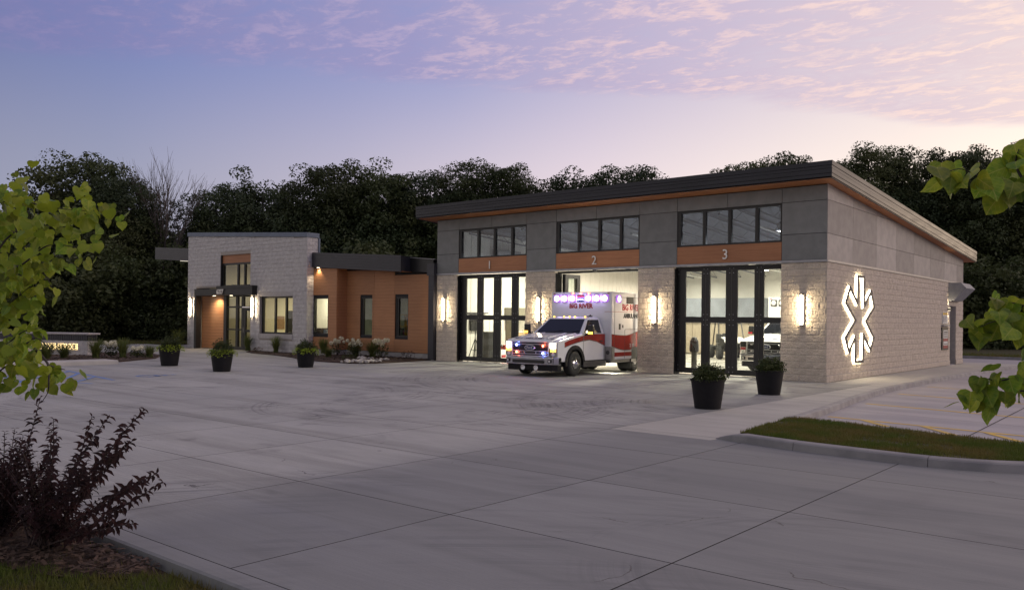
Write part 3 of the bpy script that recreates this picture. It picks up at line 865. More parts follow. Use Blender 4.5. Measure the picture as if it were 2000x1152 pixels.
for ya, yb in zip(vy, vy[1:]):
    for z0, z1 in ((3.737, 4.53), (4.53, 5.545), (5.545, 6.2)):
        ya_, yb_, za, zb2 = ya + .006, yb - .006, z0 + .006, z1 - .006
        # clip against the sloping soffit
        poly = [(ya_, za), (yb_, za)]
        tb, ta = min(zb2, soff(yb_) - .005), min(zb2, soff(ya_) - .005)
        if ta <= za + .02: continue
        if tb <= za: poly = [(ya_, za), ((6.03 - .005 - za) / .0655, za), (ya_, ta)]
        else:
            poly = [(ya_, za), (yb_, za), (yb_, tb)]
            yk = (6.03 - .005 - zb2) / .0655
            if ya_ < yk < yb_: poly.append((yk, zb2))
            poly.append((ya_, ta))
        b = MB(); b.prism(poly, -.028, .0, 'x'); gpart(b, 'panel', MT['panel_lit'])
# roof, soffit and fascia
OV, OR, OL, DB = -.75, .37, -17.2, 19.1
b = MB(); b.prism([(OV, soff(OV)), (DB, soff(DB)), (DB, soff(DB) + .03), (OV, soff(OV) + .03)], OL, OR, 'x')
gpart(b, 'soffit', MT['soffit'])
b = MB(); b.prism([(OV + .03, soff(OV) + .04), (DB - .03, soff(DB) + .04), (DB - .03, soff(DB) + .46), (OV + .03, soff(OV) + .46)], OL + .03, OR - .03, 'x')
gpart(b, 'roof', MT['fascia'])
for k, (h0, h1, out) in enumerate(((-.01, .125, .0), (.137, .262, .008), (.274, .355, .0), (.367, .50, .012))):
    b = MB(); b.box(OL - out, OR + out, OV - out, OV + .04, soff(OV) + h0, soff(OV) + h1)
    gpart(b, 'fascia_board', MT['fascia'])
    b = MB(); y0 = OV + .042
    b.prism([(y0, soff(y0) + h0), (DB + out, soff(DB) + h0), (DB + out, soff(DB) + h1), (y0, soff(y0) + h1)], OR - .04, OR + out, 'x')
    gpart(b, 'fascia_board', MT['fascia'])
    b = MB(); b.prism([(y0, soff(y0) + h0), (DB + out, soff(DB) + h0), (DB + out, soff(DB) + h1), (y0, soff(y0) + h1)], OL - out, OL + .04, 'x')
    gpart(b, 'fascia_board', MT['fascia'])
# clerestory windows
MUL = [[-15.36, -14.30, -13.40, -12.47, -11.70], [-10.25, -9.22, -8.30, -7.38, -6.58], [-5.09, -4.10, -3.19, -2.26, -1.42]]
for ms in MUL:
    a, e = ms[0], ms[-1]
    b = MB()
    b.box(a, e, .04, .14, 5.47, 5.535); b.box(a, e, .04, .14, 4.335, 4.39)
    b.box(a, a + .13, .03, .14, 4.39, 5.47); b.box(e - .06, e, .03, .14, 4.39, 5.47)
    for x in ms[1:-1]: b.box(x - .055, x + .055, .035, .14, 4.39, 5.47)
    w = gpart(b, 'clerestory_window', MT['frame'])
    xs = [a + .13] + ms[1:-1] + [e - .06]
    for i in range(4):
        x0 = xs[i] + (.055 if i else 0); x1 = xs[i + 1] - (.055 if i < 3 else 0)
        b = MB(); b.box(x0, x1, .09, .098, 4.39, 5.47); b.build('pane', MT['glass_up'], w)
# bay numbers
for t, x in (('1', -13.60), ('2', -8.48), ('3', -3.31)):
    me = text_mesh(t, .46, .012, .0)
    o = link('number', me, MT['number'], GB, loc=Vector((x, -.03, 4.0)) - gb, rot=(math.pi / 2, 0, 0))
# bifold doors
LEAF = {0: [(-15.46, -14.30), (-14.30, -13.18), (-13.18, -12.02), (-12.02, -11.0)], 2: [(-5.20, -4.15), (-4.15, -3.23), (-3.23, -2.27), (-2.27, -1.28)]}
def leaf(x0, x1, parent_loc=None, sl=.16, sr=.16):
    b = MB(); y0, y1 = .22, .28
    b.box(x0, x0 + sl, y0, y1, .06, 3.64); b.box(x1 - sr, x1, y0, y1, .06, 3.64)
    for z0, z1 in ((.06, .24), (1.78, 1.97), (3.50, 3.64)): b.box(x0 + sl, x1 - sr, y0 + .002, y1 - .002, z0, z1)
    return b
for bay, (ox0, ox1) in enumerate(OPEN):
    if bay == 1: continue
    xs = ([-15.46, -15.06, -14.93, -14.32, -13.97, -13.42, -13.02, -12.46, -12.10, -11.60] if bay == 0 else
          [-5.20, -4.87, -4.27, -3.97, -3.38, -2.98, -2.40, -2.09, -1.50, -1.40])
    panes = [(xs[1 + 2 * k] if k == 0 else None, None) for k in range(4)]
    gl = ([(-15.10, -14.48), (-14.16, -13.58), (-13.20, -12.62), (-12.28, -11.60)] if bay == 0 else
          [(-4.86, -4.27), (-3.96, -3.39), (-2.98, -2.40), (-2.08, -1.46)])
    st = [ox0 + .01] + [(gl[k][1] + gl[k + 1][0]) / 2 for k in range(3)] + [gl[3][1] + .12]
    for k in range(4):
        x0, x1 = st[k] + .006, st[k + 1] - .006
        b = leaf(x0, x1, sl=gl[k][0] - x0, sr=x1 - gl[k][1])
        lf = gpart(b, 'door_leaf', MT['black'])
        for z0, z1 in ((.24, 1.78), (1.97, 3.50)):
            p = MB(); p.box(gl[k][0], gl[k][1], .246, .254, z0, z1); p.build('pane', MT['glass'], lf)
        bb = MB()
        for xx in (x0 + .06, x1 - .06):
            for zz in (.16, .32, 1.7, 1.87, 2.05, 3.42, 3.57): bb.cyl((xx, .22, zz), (xx, .208, zz), .014, 8)
        bb.build('bolt', MT['steel'], lf)
    b = MB(); b.box(ox0, ox1, .14, .40, 3.60, 3.655); b.box(ox0 + .001, ox0 + .03, .05, .40, 0, 3.60); gpart(b, 'door_frame', MT['black'])
    b = MB(); b.box(ox0, ox1, .16, .40, .003, .03); gpart(b, 'threshold', MT['chrome'])
# open middle doorway: two folded leaf pairs at the left jamb
b = MB(); b.box(-10.30, -6.62, .2, .42, 3.58, 3.655); b.box(-10.298, -10.26, .05, .42, 0, 3.58); gpart(b, 'door_frame', MT['black'])
for k, x in enumerate((-10.16, -10.06)):
    b = MB(); y0, y1 = .30, 1.28
    b.box(x, x + .05, y0, y0 + .2, .06, 3.56); b.box(x, x + .05, y1 - .2, y1, .06, 3.56)
    for z0, z1 in ((.06, .24), (1.78, 1.97), (3.42, 3.56)): b.box(x + .002, x + .048, y0 + .2, y1 - .2, z0, z1)
    lf = gpart(b, 'door_leaf', MT['black'])
    for z0, z1 in ((.24, 1.78), (1.97, 3.42)):
        p = MB(); p.box(x + .02, x + .03, y0 + .2, y1 - .2, z0, z1); p.build('pane', MT['glass'], lf)
b = MB(); b.box(-8.55, -8.40, -.03, .12, 3.60, 3.66); b.box(-8.52, -8.44, -.06, -.03, 3.60, 3.64); gpart(b, 'door_sensor', MT['black'])
# side door in its recess
b = MB(); b.box(-.30, -.27, 15.64, 16.74, .02, 2.62); sdoor = gpart(b, 'side_door', surf('brown_door', (.085, .07, .06), None, 5, .5))
b = MB(); b.cyl((-.27, 15.78, 1.02), (-.20, 15.78, 1.02), .02); b.box(-.215, -.195, 15.77, 15.92, 1.0, 1.03); b.build('handle', MT['chrome'], sdoor)
b = MB(); b.box(-.30, -.02, 16.735, 16.755, 0, 2.63); b.box(-.30, -.02, 15.625, 15.64, 0, 2.63); b.box(-.30, -.02, 15.64, 16.735, 2.622, 2.638); gpart(b, 'door_jamb', MT['smooth_block'])
b = MB(); b.prism([(.0, 3.655), (.5, 3.645), (.72, 3.41), (.2, 2.87), (.0, 2.85)], 15.25, 17.05, 'y')
gpart(b, 'door_awning', MT['steel'])

# ------------------------------------------------------------------ interior shell
b = MB(); b.box(-16.2, -.43, .02, D0 - .31, -.05, .004); gpart(b, 'floor', MT['floor'])
b = MB()
b.box(L0 + .42, L0 + .5, .45, D0 - .35, .004, 5.6)
b.box(-.52, -.44, .45, D0 - .35, .004, 5.6)
b.box(L0 + .5, -.52, D0 - .42, D0 - .34, .004, 4.9)
for k in range(40):
    y = 1.2 + k * .42
    b.box(L0 + .5, L0 + .515, y, y + .03, .004, 5.5)
for a, e in [(-16.1, -15.36), (-11.70, -10.25), (-6.58, -5.09), (-1.42, -.53)]: b.box(a, e, .305, .36, 3.74, 5.95)
gpart(b, 'liner_wall', MT['white_wall'])
b = MB(); b.prism([(.31, soff(.3) - .12), (D0 - .4, soff(D0) - .12), (D0 - .4, soff(D0) - .06), (.31, soff(.3) - .06)], L0 + .42, -.45, 'x'); gpart(b, 'ceiling_deck', MT['ceiling'])
for k in range(11):
    x = L0 + 1.5 + k * 1.42
    f = lambda y, o: (x, y, soff(y) - .16 - o)
    b = MB()
    ya, yb = .42, D0 - .45
    for o, w in ((0, .04), (.40, .03)):
        b.prism([(ya, soff(ya) - .16 - o), (yb, soff(yb) - .16 - o), (yb, soff(yb) - .22 - o), (ya, soff(ya) - .22 - o)], x - w, x + w, 'x')
    n_ = 28
    for i in range(n_):
        y0 = ya + (yb - ya) * i / n_; y1 = ya + (yb - ya) * (i + 1) / n_
        b.tube([f(y0, .05 if i % 2 else .40), f(y1, .40 if i % 2 else .05)], .013, 4)
    gpart(b, 'roof_joist', MT['joist'])
b = MB()
for x in (-12.6, -7.4, -2.6):
    b.tube([(x, .8, 5.0), (x, D0 - 1, 4.2)], .05, 8)
gpart(b, 'exhaust_duct', MT['white_metal'])
# grey cabinets and boards at the back and along the left wall
b = MB(); b.box(-15.0, -9.2, 16.6, 17.7, 2.0, 3.1); gpart(b, 'wall_cabinet', surf('slate_cabinet', (.17, .19, .22), (.14, .155, .18), 2, .6))
b = MB()
for k in range(7): b.box(-15.0 + k * .83 + .01, -15.0 + (k + 1) * .83 - .01, 16.9, 17.7, .05, 1.75)
gpart(b, 'base_cabinet', wood_mat('tan_cabinet', (.30, .255, .195), (.25, .21, .155), 'z'))
b = MB(); b.box(-16.1, -16.02, 1.55, 2.1, 1.3, 2.0); gpart(b, 'wall_screen', MT['black'])
b = MB(); b.box(-16.1, -15.95, 1.25, 2.6, 2.05, 2.10); gpart(b, 'wall_shelf', MT['black'])
b = MB(); b.box(-16.12, -15.6, 3.9, 5.6, 1.95, 2.35); b.box(-16.12, -15.62, 4.0, 4.2, .02, 1.95); gpart(b, 'wall_bench', surf('olive_board', (.22, .20, .14), None, 3, .6))
b = MB(); b.box(-16.1, -15.75, 3.0, 4.6, 4.35, 4.95); gpart(b, 'heater_unit', MT['steel'])
b = MB(); b.box(-.58, -.54, 3, 9, 1.2, 2.6); gpart(b, 'pin_board', MT['ceiling'])

def pendant(x, y, z, label, power=70.0):
    t = thing('pendant_light', label, 'ceiling lamp', (x, y, z), group='high-bay lamps inside the garage')
    b = MB(); b.lathe([(.03, .30), (.06, .24), (.10, .12), (.24, .02), (.245, 0)], n=20); b.build('shade', MT['white_metal'], t, smooth=True)
    b = MB(); b.lathe([(.0, -.012), (.22, -.012), (.235, .0)], n=20); b.build('diffuser', MT['pendant'], t)
    b = MB(); b.cyl((0, 0, .3), (0, 0, max(.4, soff(y) - .14 - z)), .012, 6); b.build('cord', MT['black'], t)
    ld = bpy.data.lights.new('pendant_lamp', 'AREA'); ld.shape = 'DISK'; ld.size = .44; ld.energy = power; ld.color = (1.0, .90, .72); ld.spread = R(170)
    lo = bpy.data.objects.new('pendant_lamp', ld); COL.objects.link(lo); lo.parent = t; lo.location = (0, 0, -.03)
    return t
pend = [(-13.2, 3.6, 5.05), (-12.9, 9.5, 4.75), (-12.9, 14.5, 4.4), (-7.9, 3.4, 5.0), (-8.2, 9.4, 4.75), (-8.2, 14.5, 4.4), (-2.9, 3.4, 5.05), (-3.0, 9.4, 4.75), (-3.0, 14.5, 4.4)]
wh = ['bay one', 'bay two', 'bay three']; dp = ['nearest the doors', 'in the middle of the bay', 'deep at the back']
for i, (x, y, z) in enumerate(pend): pendant(x, y, z, f'white dome lamp hanging in {wh[i // 3]}, {dp[i % 3]}', 620.0 if i % 3 == 0 else 380.0)
# ================================================================== entrance wing
EB = thing('entrance_wing', 'low entrance wing with pale block tower, wood-clad walls and a sloping charcoal roof', 'office building', (-27, 3, 0))
eb = EB.location.copy()
def epart(b, name, mat, parent=None, **kw):
    o = b.build(name, mat, parent or EB, **kw)
    if (parent or EB) is EB: o.location = -eb
    return o
TY = -.75                                     # tower front
TX0, TX1 = -35.96, -24.80
def ttop(x): return 5.70 + (-24.82 - x) * .0575
def rake(x): return 4.24 + (-24.6 - x) * .0625  # underside of the sloping fascia
TYB = TY + .62
# holes: door bay, upper window, office window
DX0, DX1 = -35.05, -29.62
HOL = [(-32.55, -29.66, 3.35, 5.12), (DX0, DX1, 0, 3.37), (-28.78, -25.93, .70, 3.06)]
b = MB()
def tbox(x0, x1, z0, z1): b.prism([(x0, z0), (x1, z0), (x1, z1 if z1 else ttop(x1)), (x0, z1 if z1 else ttop(x0))], TY + .012, TY + .35, 'y')
tbox(TX0 + .01, DX0, 0, None); tbox(DX0, -32.55, 3.37, None); tbox(-32.55, -29.66, 5.12, None); tbox(-29.66, -28.78, 0, None)
tbox(-28.78, -25.93, 0, .70); tbox(-28.78, -25.93, 3.06, None); tbox(-25.93, TX1 - .012, 0, None)
b.prism([(TX1 - .36, 0), (TX1 - .012, 0), (TX1 - .012, ttop(TX1)), (TX1 - .36, ttop(TX1))], TY + .35, TYB, 'y')
b.prism([(TX0 + .01, 0), (TX0 + .36, 0), (TX0 + .36, ttop(TX0)), (TX0 + .01, ttop(TX0))], TY + .35, TYB, 'y')
b.prism([(TX0, 5.2), (TX1, 4.95), (TX1, ttop(TX1)), (TX0, ttop(TX0))], TYB + .001, TYB + .02, 'y')
epart(b, 'tower_backing', MT['mortar'])
b = MB(); b.box(TX0 + .2, TX0 + .4, TYB + .03, 8.5, 0, 5.0); epart(b, 'rear_wall', MT['mortar'])
items = []
for (u, z, w, h) in wall_blocks(TX0, TX1, 0, 33, HOL, phase=.1, top=ttop):
    items.append((Vector((u + MJ / 2, TY + .005, z + MJ / 2)), 0.0, w, h))
for (u, z, w, h) in wall_blocks(TY + .01, TY + .62, 0, 30, [], phase=.15, top=lambda u: ttop(TX1)):
    items.append((Vector((TX1 - .005, u + MJ / 2, z + MJ / 2)), math.pi / 2, w, h))
place_blocks(items, EB, MT['wing_block'], 300, 'block_courses', eb)
b = MB(); b.prism([(TX0 - .04, ttop(TX0) + .002), (TX1 + .05, ttop(TX1) + .002), (TX1 + .05, ttop(TX1) + .225), (TX0 - .04, ttop(TX0) + .225)], TY - .05, TYB + .06, 'y')
epart(b, 'tower_coping', MT['coping'])
b = MB(); b.box(TX1 - .3, TX1 + .045, TYB + .022, TYB + .12, 4.3, ttop(TX1) - .002); epart(b, 'coping_return', MT['coping'])
# office window in the tower
def window(x0, x1, z0, z1, y, muls, fr=.06, glass=MT['glass'], depth=.10, name='window'):
    b = MB()
    b.box(x0, x1, y, y + depth, z1 - fr, z1); b.box(x0, x1, y, y + depth, z0, z0 + fr)
    b.box(x0, x0 + fr * 1.3, y + .001, y + depth, z0 + fr, z1 - fr); b.box(x1 - fr, x1, y + .001, y + depth, z0 + fr, z1 - fr)
    for m_ in muls: b.box(m_ - fr * .6, m_ + fr * .6, y + .001, y + depth, z0 + fr, z1 - fr)
    w = epart(b, name, MT['frame'])
    xs = [x0 + fr * 1.3] + list(muls) + [x1 - fr]
    for i in range(len(xs) - 1):
        p = MB(); p.box(xs[i] + (fr * .6 if i else 0), xs[i + 1] - (fr * .6 if i < len(xs) - 2 else 0), y + depth * .5, y + depth * .5 + .008, z0 + fr, z1 - fr)
        p.build('pane', glass, w)
    return w
window(-28.78, -25.93, .94, 2.85, TY + .14, [-27.62, -26.68], .09)
b = MB(); b.box(-28.86, -25.88, TY - .035, TY + .14, .70, .94); epart(b, 'window_sill', MT['smooth_block'])
b = MB(); b.box(-28.86, -25.88, TY - .012, TY + .14, 2.85, 3.06); epart(b, 'window_lintel', MT['smooth_block'])
# upper window
window(-32.55, -29.66, 3.40, 4.68, TY + .10, [-31.0, -30.35], .10)
b = MB(); b.box(-32.55, -29.66, TY + .10, TY + .2, 4.683, 5.118); epart(b, 'wood_panel', MT['wood_dull'])
b = MB(); b.box(-32.56, -32.50, TY + .01, TY + .3, 3.41, 5.118); epart(b, 'window_jamb', MT['frame'])
# portal: fin, beam, ledge
PY = TY - .30
b = MB(); b.box(-34.72, -34.52, PY, TY + .02, 0, 2.93); epart(b, 'portal_fin', MT['frame'])
b = MB(); b.box(-34.72, -29.02, PY, TY + .05, 2.935, 3.30); epart(b, 'portal_beam', MT['frame'])
b = MB(); b.box(-32.4, -28.98, PY - .04, TY + .05, 3.303, 3.42); epart(b, 'portal_ledge', MT['frame'])
b = MB(); b.box(-34.52, -29.66, TY + .06, .6, 2.937, 3.3); epart(b, 'portal_ceiling', MT['frame'])
me = text_mesh('6327', .34, .01, .012, spacing=.95)
o = link('house_number', me, MT['number'], EB, loc=Vector((-32.0, PY - .055, 3.115)) - eb, rot=(math.pi / 2, 0, 0))
# recessed front: wood wall and glazed door screen
RY = -.38
b = MB(); b.box(-35.05, -32.72, RY + .02, RY + .2, .02, 2.93); epart(b, 'wood_backing', MT['joint'])
b = MB(); nz = 17
for k in range(nz):
    z0 = .02 + k * 2.91 / nz; b.box(-35.03, -32.74, RY, RY + .02, z0 + .004, z0 + 2.91 / nz - .004)
o = epart(b, 'wood_planks', MT['wood']); o['kind'] = 'stuff'
scr = [-32.60, -31.55, -30.98, -29.66]
b = MB()
b.box(-32.72, -32.45, RY - .05, RY + .12, .02, 2.935)
for x in (-31.50, -30.95): b.box(x - .10, x + .10, RY, RY + .12, .02, 2.935)
b.box(-29.70, -29.60, RY, RY + .12, .02, 2.935)
for z0, z1 in ((.02, .17), (1.06, 1.13), (2.27, 2.36), (2.87, 2.935)): b.box(-32.45, -31.60, RY + .002, RY + .118, z0, z1); b.box(-31.40, -31.05, RY + .002, RY + .118, z0, z1)
b.box(-30.85, -29.70, RY + .002, RY + .118, 2.27, 2.36); b.box(-30.85, -29.70, RY + .002, RY + .118, 2.87, 2.935)
fs = epart(b, 'entrance_screen', MT['frame'])
for x0, x1 in ((-32.45, -31.60), (-31.40, -31.05)):
    for z0, z1 in ((.17, 1.06), (1.13, 2.27), (2.36, 2.87)):
        p = MB(); p.box(x0, x1, RY + .05, RY + .058, z0, z1); p.build('pane', MT['glass'], fs)
p = MB(); p.box(-30.85, -29.70, RY + .05, RY + .058, 2.36, 2.87); p.build('pane', MT['glass'], fs)
b = MB(); b.box(-30.84, -30.66, RY + .01, RY + .10, .03, 2.26); b.box(-29.82, -29.72, RY + .01, RY + .10, .03, 2.26)
for z0, z1 in ((.03, .28), (.98, 1.10), (2.12, 2.26)): b.box(-30.66, -29.82, RY + .012, RY + .098, z0, z1)
ed = epart(b, 'entrance_door', MT['frame'])
for z0, z1 in ((.28, .98), (1.10, 2.12)):
    p = MB(); p.box(-30.66, -29.82, RY + .05, RY + .058, z0, z1); p.build('pane', MT['glass'], ed)
b = MB(); b.cyl((-30.75, RY - .06, .95), (-30.75, RY - .06, 1.25), .018); b.cyl((-30.75, RY - .06, 1.1), (-30.75, RY + .02, 1.1), .03); b.build('handle', MT['chrome'], ed)
b = MB(); b.box(-30.9, -29.75, RY - .05, RY - .01, 2.28, 2.33); b.build('door_closer', MT['chrome'], ed)

# wood-clad walls
W1Y, W2Y = -.35, .25
WX1 = -22.98                                  # corner between projecting bay and long wall
WE = -17.02
def planks(name, u0, u1, z0, ztop, holes, plane, at, mat):
    b = MB(); n = 30; ph = .145
    k = 0; z = z0
    while z < 4.8:
        zb = z + ph - .004
        segs = [(u0, u1)]
        for ha, hb, hz0, hz1 in holes:
            if zb <= hz0 or z >= hz1: continue
            ns = []
            for s0, s1 in segs:
                if hb <= s0 or ha >= s1: ns.append((s0, s1)); continue
                if ha > s0: ns.append((s0, ha))
                if hb < s1: ns.append((hb, s1))
            segs = ns
        for s0, s1 in segs:
            za, zc = min(zb, ztop(s0)), min(zb, ztop(s1))
            if min(za, zc) - z < .01: continue
            if plane == 'y': b.prism([(s0, z), (s1, z), (s1, zc), (s0, za)], at - .02, at, 'y')
            else: b.prism([(s0, z), (s1, z), (s1, zc), (s0, za)], at, at + .02, 'x')
        z += ph
    o = epart(b, name, mat); o['kind'] = 'stuff'
    return o
win_w1 = (-24.80, -23.60, .97, 2.78)
win_a = (-21.96, -21.10, .96, 2.77); win_b = (-19.53, -18.66, .96, 2.77)
planks('wood_planks', TX1 + .02, WX1, .28, rake, [win_w1], 'y', W1Y, MT['wood'])
planks('wood_planks', W1Y, W2Y - .021, .28, lambda u: rake(WX1), [], 'x', WX1, MT['wood'])
for x0, x1 in ((WX1 + .022, -20.98), (-20.97, -19.58), (-19.57, WE)):
    planks('wood_planks', x0, x1, .28, rake, [win_a, win_b], 'y', W2Y, MT['wood'])
b = MB()
def wb(x0, x1, z0, z1, y): b.prism([(x0, z0), (x1, z0), (x1, z1 if z1 else rake(x1)), (x0, z1 if z1 else rake(x0))], y + .005, y + .2, 'y')
wb(TX1 + .02, -24.80 + .02, 0, None, W1Y); wb(-24.78, -23.60, 0, .97, W1Y); wb(-24.78, -23.60, 2.78, None, W1Y); wb(-23.60, WX1 - .005, 0, None, W1Y)
b.box(WX1 - .2, WX1 - .005, W1Y + .2, W2Y + .2, 0, rake(WX1))
for x0, x1, h in ((WX1 - .005, win_a[0], 0), (win_a[1], win_b[0], 0), (win_b[1], WE, 0)): wb(x0, x1, 0, None, W2Y)
for q in (win_a, win_b): wb(q[0], q[1], 0, q[2], W2Y); wb(q[0], q[1], q[3], None, W2Y)
epart(b, 'wall_backing', MT['joint'])
b = MB(); b.box(WX1 + .005, WE, W2Y - .035, W2Y + .003, 0, .26); b.box(TX1 + .02, WX1 + .02, W1Y - .035, W1Y + .003, 0, .26); b.box(WX1 - .0, WX1 + .035, W1Y + .004, W2Y - .036, 0, .258)
epart(b, 'foundation', MT['curb'])
b = MB(); b.box(WX1 + .005, WE, W2Y - .045, W2Y + .002, .262, .278); epart(b, 'base_flashing', MT['frame'])
window(*win_w1[:2], win_w1[2], win_w1[3], W1Y + .0, [], .07)
window(win_a[0], win_a[1], win_a[2], win_a[3], W2Y + .02, [-21.80], .05)
window(win_b[0], win_b[1], win_b[2], win_b[3], W2Y + .02, [-19.36], .07)
# sloping roof with rake fascia (right of tower, left of tower)
def rake_run(x0, x1, y0, thick, mat, n=6, name='rake_board'):
    for k in range(n):
        h0, h1 = thick * k / n, thick * (k + 1) / n - .01
        b = MB(); o = .006 * (k % 2)
        b.prism([(x0, rake(x0) + h0), (x1, rake(x1) + h0), (x1, rake(x1) + h1), (x0, rake(x0) + h1)], y0 - o, y0 + .04, 'y')
        epart(b, name, mat)
FY = -.50
rake_run(TX1 + .06, -18.38, FY, .73, MT['fascia_rake'])
b = MB(); b.prism([(TX1 + .02, rake(TX1) + .03), (-18.40, rake(-18.4) + .03), (-18.40, rake(-18.4) + .70), (TX1 + .02, rake(TX1) + .70)], FY + .045, 9, 'y'); epart(b, 'roof', MT['fascia_rake'])
b = MB(); b.prism([(TX1 + .02, rake(TX1) + .0), (-18.42, rake(-18.42) + .0), (-18.42, rake(-18.42) + .028), (TX1 + .02, rake(TX1) + .028)], FY + .045, .24, 'y'); epart(b, 'soffit', MT['soffit'])
b = MB(); b.prism([(-18.395, rake(-18.4) + .02), (-16.95, rake(-16.95) + .05), (-16.95, rake(-16.95) + .60), (-18.395, rake(-18.4) + .64)], .08, 9, 'y'); epart(b, 'gutter_roof', MT['black'])
b = MB(); b.prism([(-18.39, rake(-18.4) + .645), (-16.80, rake(-16.8) + .605), (-16.80, rake(-16.8) + .625), (-18.39, rake(-18.4) + .665)], .04, .25, 'y'); epart(b, 'drip_edge', MT['trim'])
b = MB(); b.box(-16.98, -16.66, -.17, -.02, .05, 3.66); epart(b, 'downspout', MT['fascia_rake'])
b = MB(); b.box(-17.05, -16.62, -.2, .07, 3.66, 4.18); epart(b, 'gutter_head', MT['fascia_rake'])
rake_run(-40.3, TX0 - .02, FY, .73, MT['fascia_rake'])
b = MB(); b.prism([(-40.3, rake(-40.3) + .0), (TX0, rake(TX0) + .0), (TX0, rake(TX0) + .70), (-40.3, rake(-40.3) + .70)], FY + .045, 9, 'y'); epart(b, 'roof', MT['fascia_rake'])
b = MB(); b.box(-40.0, TX0, 2.5, 9, 0, rake(TX0)); epart(b, 'rear_wall', MT['wood_dull'])
b = MB(); b.prism([(TX0, 5.35), (TX1 + .02, 4.78), (TX1 + .02, 4.68), (TX0, 5.25)], TYB + .03, 9, 'y'); epart(b, 'tower_roof', MT['fascia_rake'])
b = MB(); b.prism([(-37.5, rake(-37.5) - .03), (-36.0, rake(-36.0) - .03), (-36.0, rake(-36.0) - .005), (-37.5, rake(-37.5) - .005)], FY + .1, FY + .16, 'y')
epart(b, 'soffit_edge_glow', emit('lit_edge', (1, .9, .72), 1.0))  # glowing strip added in place of light falling on the soffit edge

# rooms behind the glass
def room(name, x0, x1, y0, y1, z1, wall, floor_c, power, lx=None, size=.6, col=(1, .88, .62)):
    b = MB(); t = .05
    b.box(x0, x0 + t, y0, y1, 0, z1); b.box(x1 - t, x1, y0, y1, 0, z1); b.box(x0 + t, x1 - t, y1 - t, y1, 0, z1)
    b.box(x0 + t, x1 - t, y0, y1 - t, z1 - t, z1 - .002)
    epart(b, name + '_walls', wall)
    b = MB(); b.box(x0 + t, x1 - t, y0, y1 - t, -.02, .012); epart(b, name + '_floor', floor_c)
    ld = bpy.data.lights.new(name + '_lamp', 'AREA'); ld.size = size; ld.energy = power; ld.color = col
    lo = bpy.data.objects.new(name + '_lamp', ld); COL.objects.link(lo); lo.location = (lx or ((x0 + x1) / 2, (y0 + y1) / 2, z1 - t - .05)); lo.parent = EB; lo.location = lo.location - eb
    b = MB(); c = lo.location + eb; b.box(c.x - size / 2, c.x + size / 2, c.y - size / 2, c.y + size / 2, z1 - t - .02, z1 - t - .004)
    epart(b, 'ceiling_panel_light', emit(name + '_panel', col, 4.0))
tan = surf('tan_carpet', (.20, .15, .09), None, 6, .9)
room('lobby', -34.6, -29.55, -.2, 3.6, 4.75, MT['cream_wall'], tan, 45, (-32, 2.0, 4.5))
room('office', -29.4, -25.2, -.38, 3.4, 3.2, MT['cream_wall'], tan, 75)
room('meeting_room', -25.1, -23.25, -.12, 3.2, 3.2, MT['white_wall'], tan, 75)
grey_green = surf('sage_wall', (.34, .38, .31), None, 2, .8)
room('library', -22.7, -17.3, .46, 3.4, 3.2, grey_green, tan, 26)
b = MB(); b.box(-31.9, -30.6, 1.8, 2.4, .012, 1.05); epart(b, 'reception_desk', MT['wood_dull'])
b = MB(); b.box(-29.34, -28.75, .45, 1.5, .86, .91); b.box(-29.3, -28.8, .5, .54, .012, .86); b.box(-29.3, -28.8, 1.42, 1.46, .012, .86); epart(b, 'office_desk', MT['white_metal'])
b = MB(); b.box(-29.345, -29.31, .68, 1.15, 1.15, 1.85); epart(b, 'cork_board', surf('cork', (.34, .20, .10), None, 9, .9))
b = MB(); b.box(-29.345, -29.28, 1.3, 2.0, 1.0, 2.15); epart(b, 'office_screen', MT['black'])
b = MB(); b.box(-28.6, -28.2, 1.4, 1.8, .5, .58); b.box(-28.6, -28.2, 1.78, 1.84, .58, 1.1); b.cyl((-28.4, 1.6, .02), (-28.4, 1.6, .5), .04); epart(b, 'office_chair', MT['black'])
b = MB(); b.box(-25.04, -24.65, .0, 1.0, .012, 1.28); epart(b, 'side_cabinet', surf('dark_cabinet', (.05, .03, .025), None, 4, .5))
b = MB(); b.box(-24.62, -24.35, .15, .5, .9, 1.2); epart(b, 'printer', MT['white_metal'])
b = MB()
sx0, sx1, sy = -20.75, -19.45, 1.35
for x in (sx0, (sx0 + sx1) / 2 - .02, sx1): b.box(x, x + .04, sy, sy + .3, .012, 2.0)
for z in (.05, .5, .95, 1.4, 1.96): b.box(sx0 + .04, sx1, sy + .002, sy + .298, z, z + .04)
epart(b, 'bookshelf', surf('yellow_shelf', (.55, .36, .05), None, 5, .6))
b = MB(); b.box(-20.0, -19.65, 1.4, 1.44, 1.48, 1.85); epart(b, 'picture_frame', MT['white_metal'])
bc = [(.3, .05, .04), (.06, .1, .25), (.5, .45, .35), (.08, .2, .1)]
for i in range(14):
    b = MB(); x = sx0 + .08 + (i % 7) * .08; z = .54 if i < 7 else .99
    b.box(x, x + .06, sy + .05, sy + .25, z, z + .26 + .04 * (i % 3)); epart(b, 'book', surf('book_cover_%d' % (i % 4), bc[i % 4], None, 3, .7))
b = MB(); b.box(-25.7, -25.15, -.5, -.48, 0, .01); b.bm.clear(); b.lathe([(0, 0), (.07, 0), (.07, .02), (0, .02)], n=12)
o = epart(b, 'soffit_downlight', MT['downlight']); o.location = Vector((-24.35, -.42, rake(-24.35) - .02)) - eb
ld = bpy.data.lights.new('soffit_lamp', 'SPOT'); ld.energy = 34; ld.spot_size = R(120); ld.spot_blend = .6; ld.color = (1, .8, .52); ld.shadow_soft_size = .06
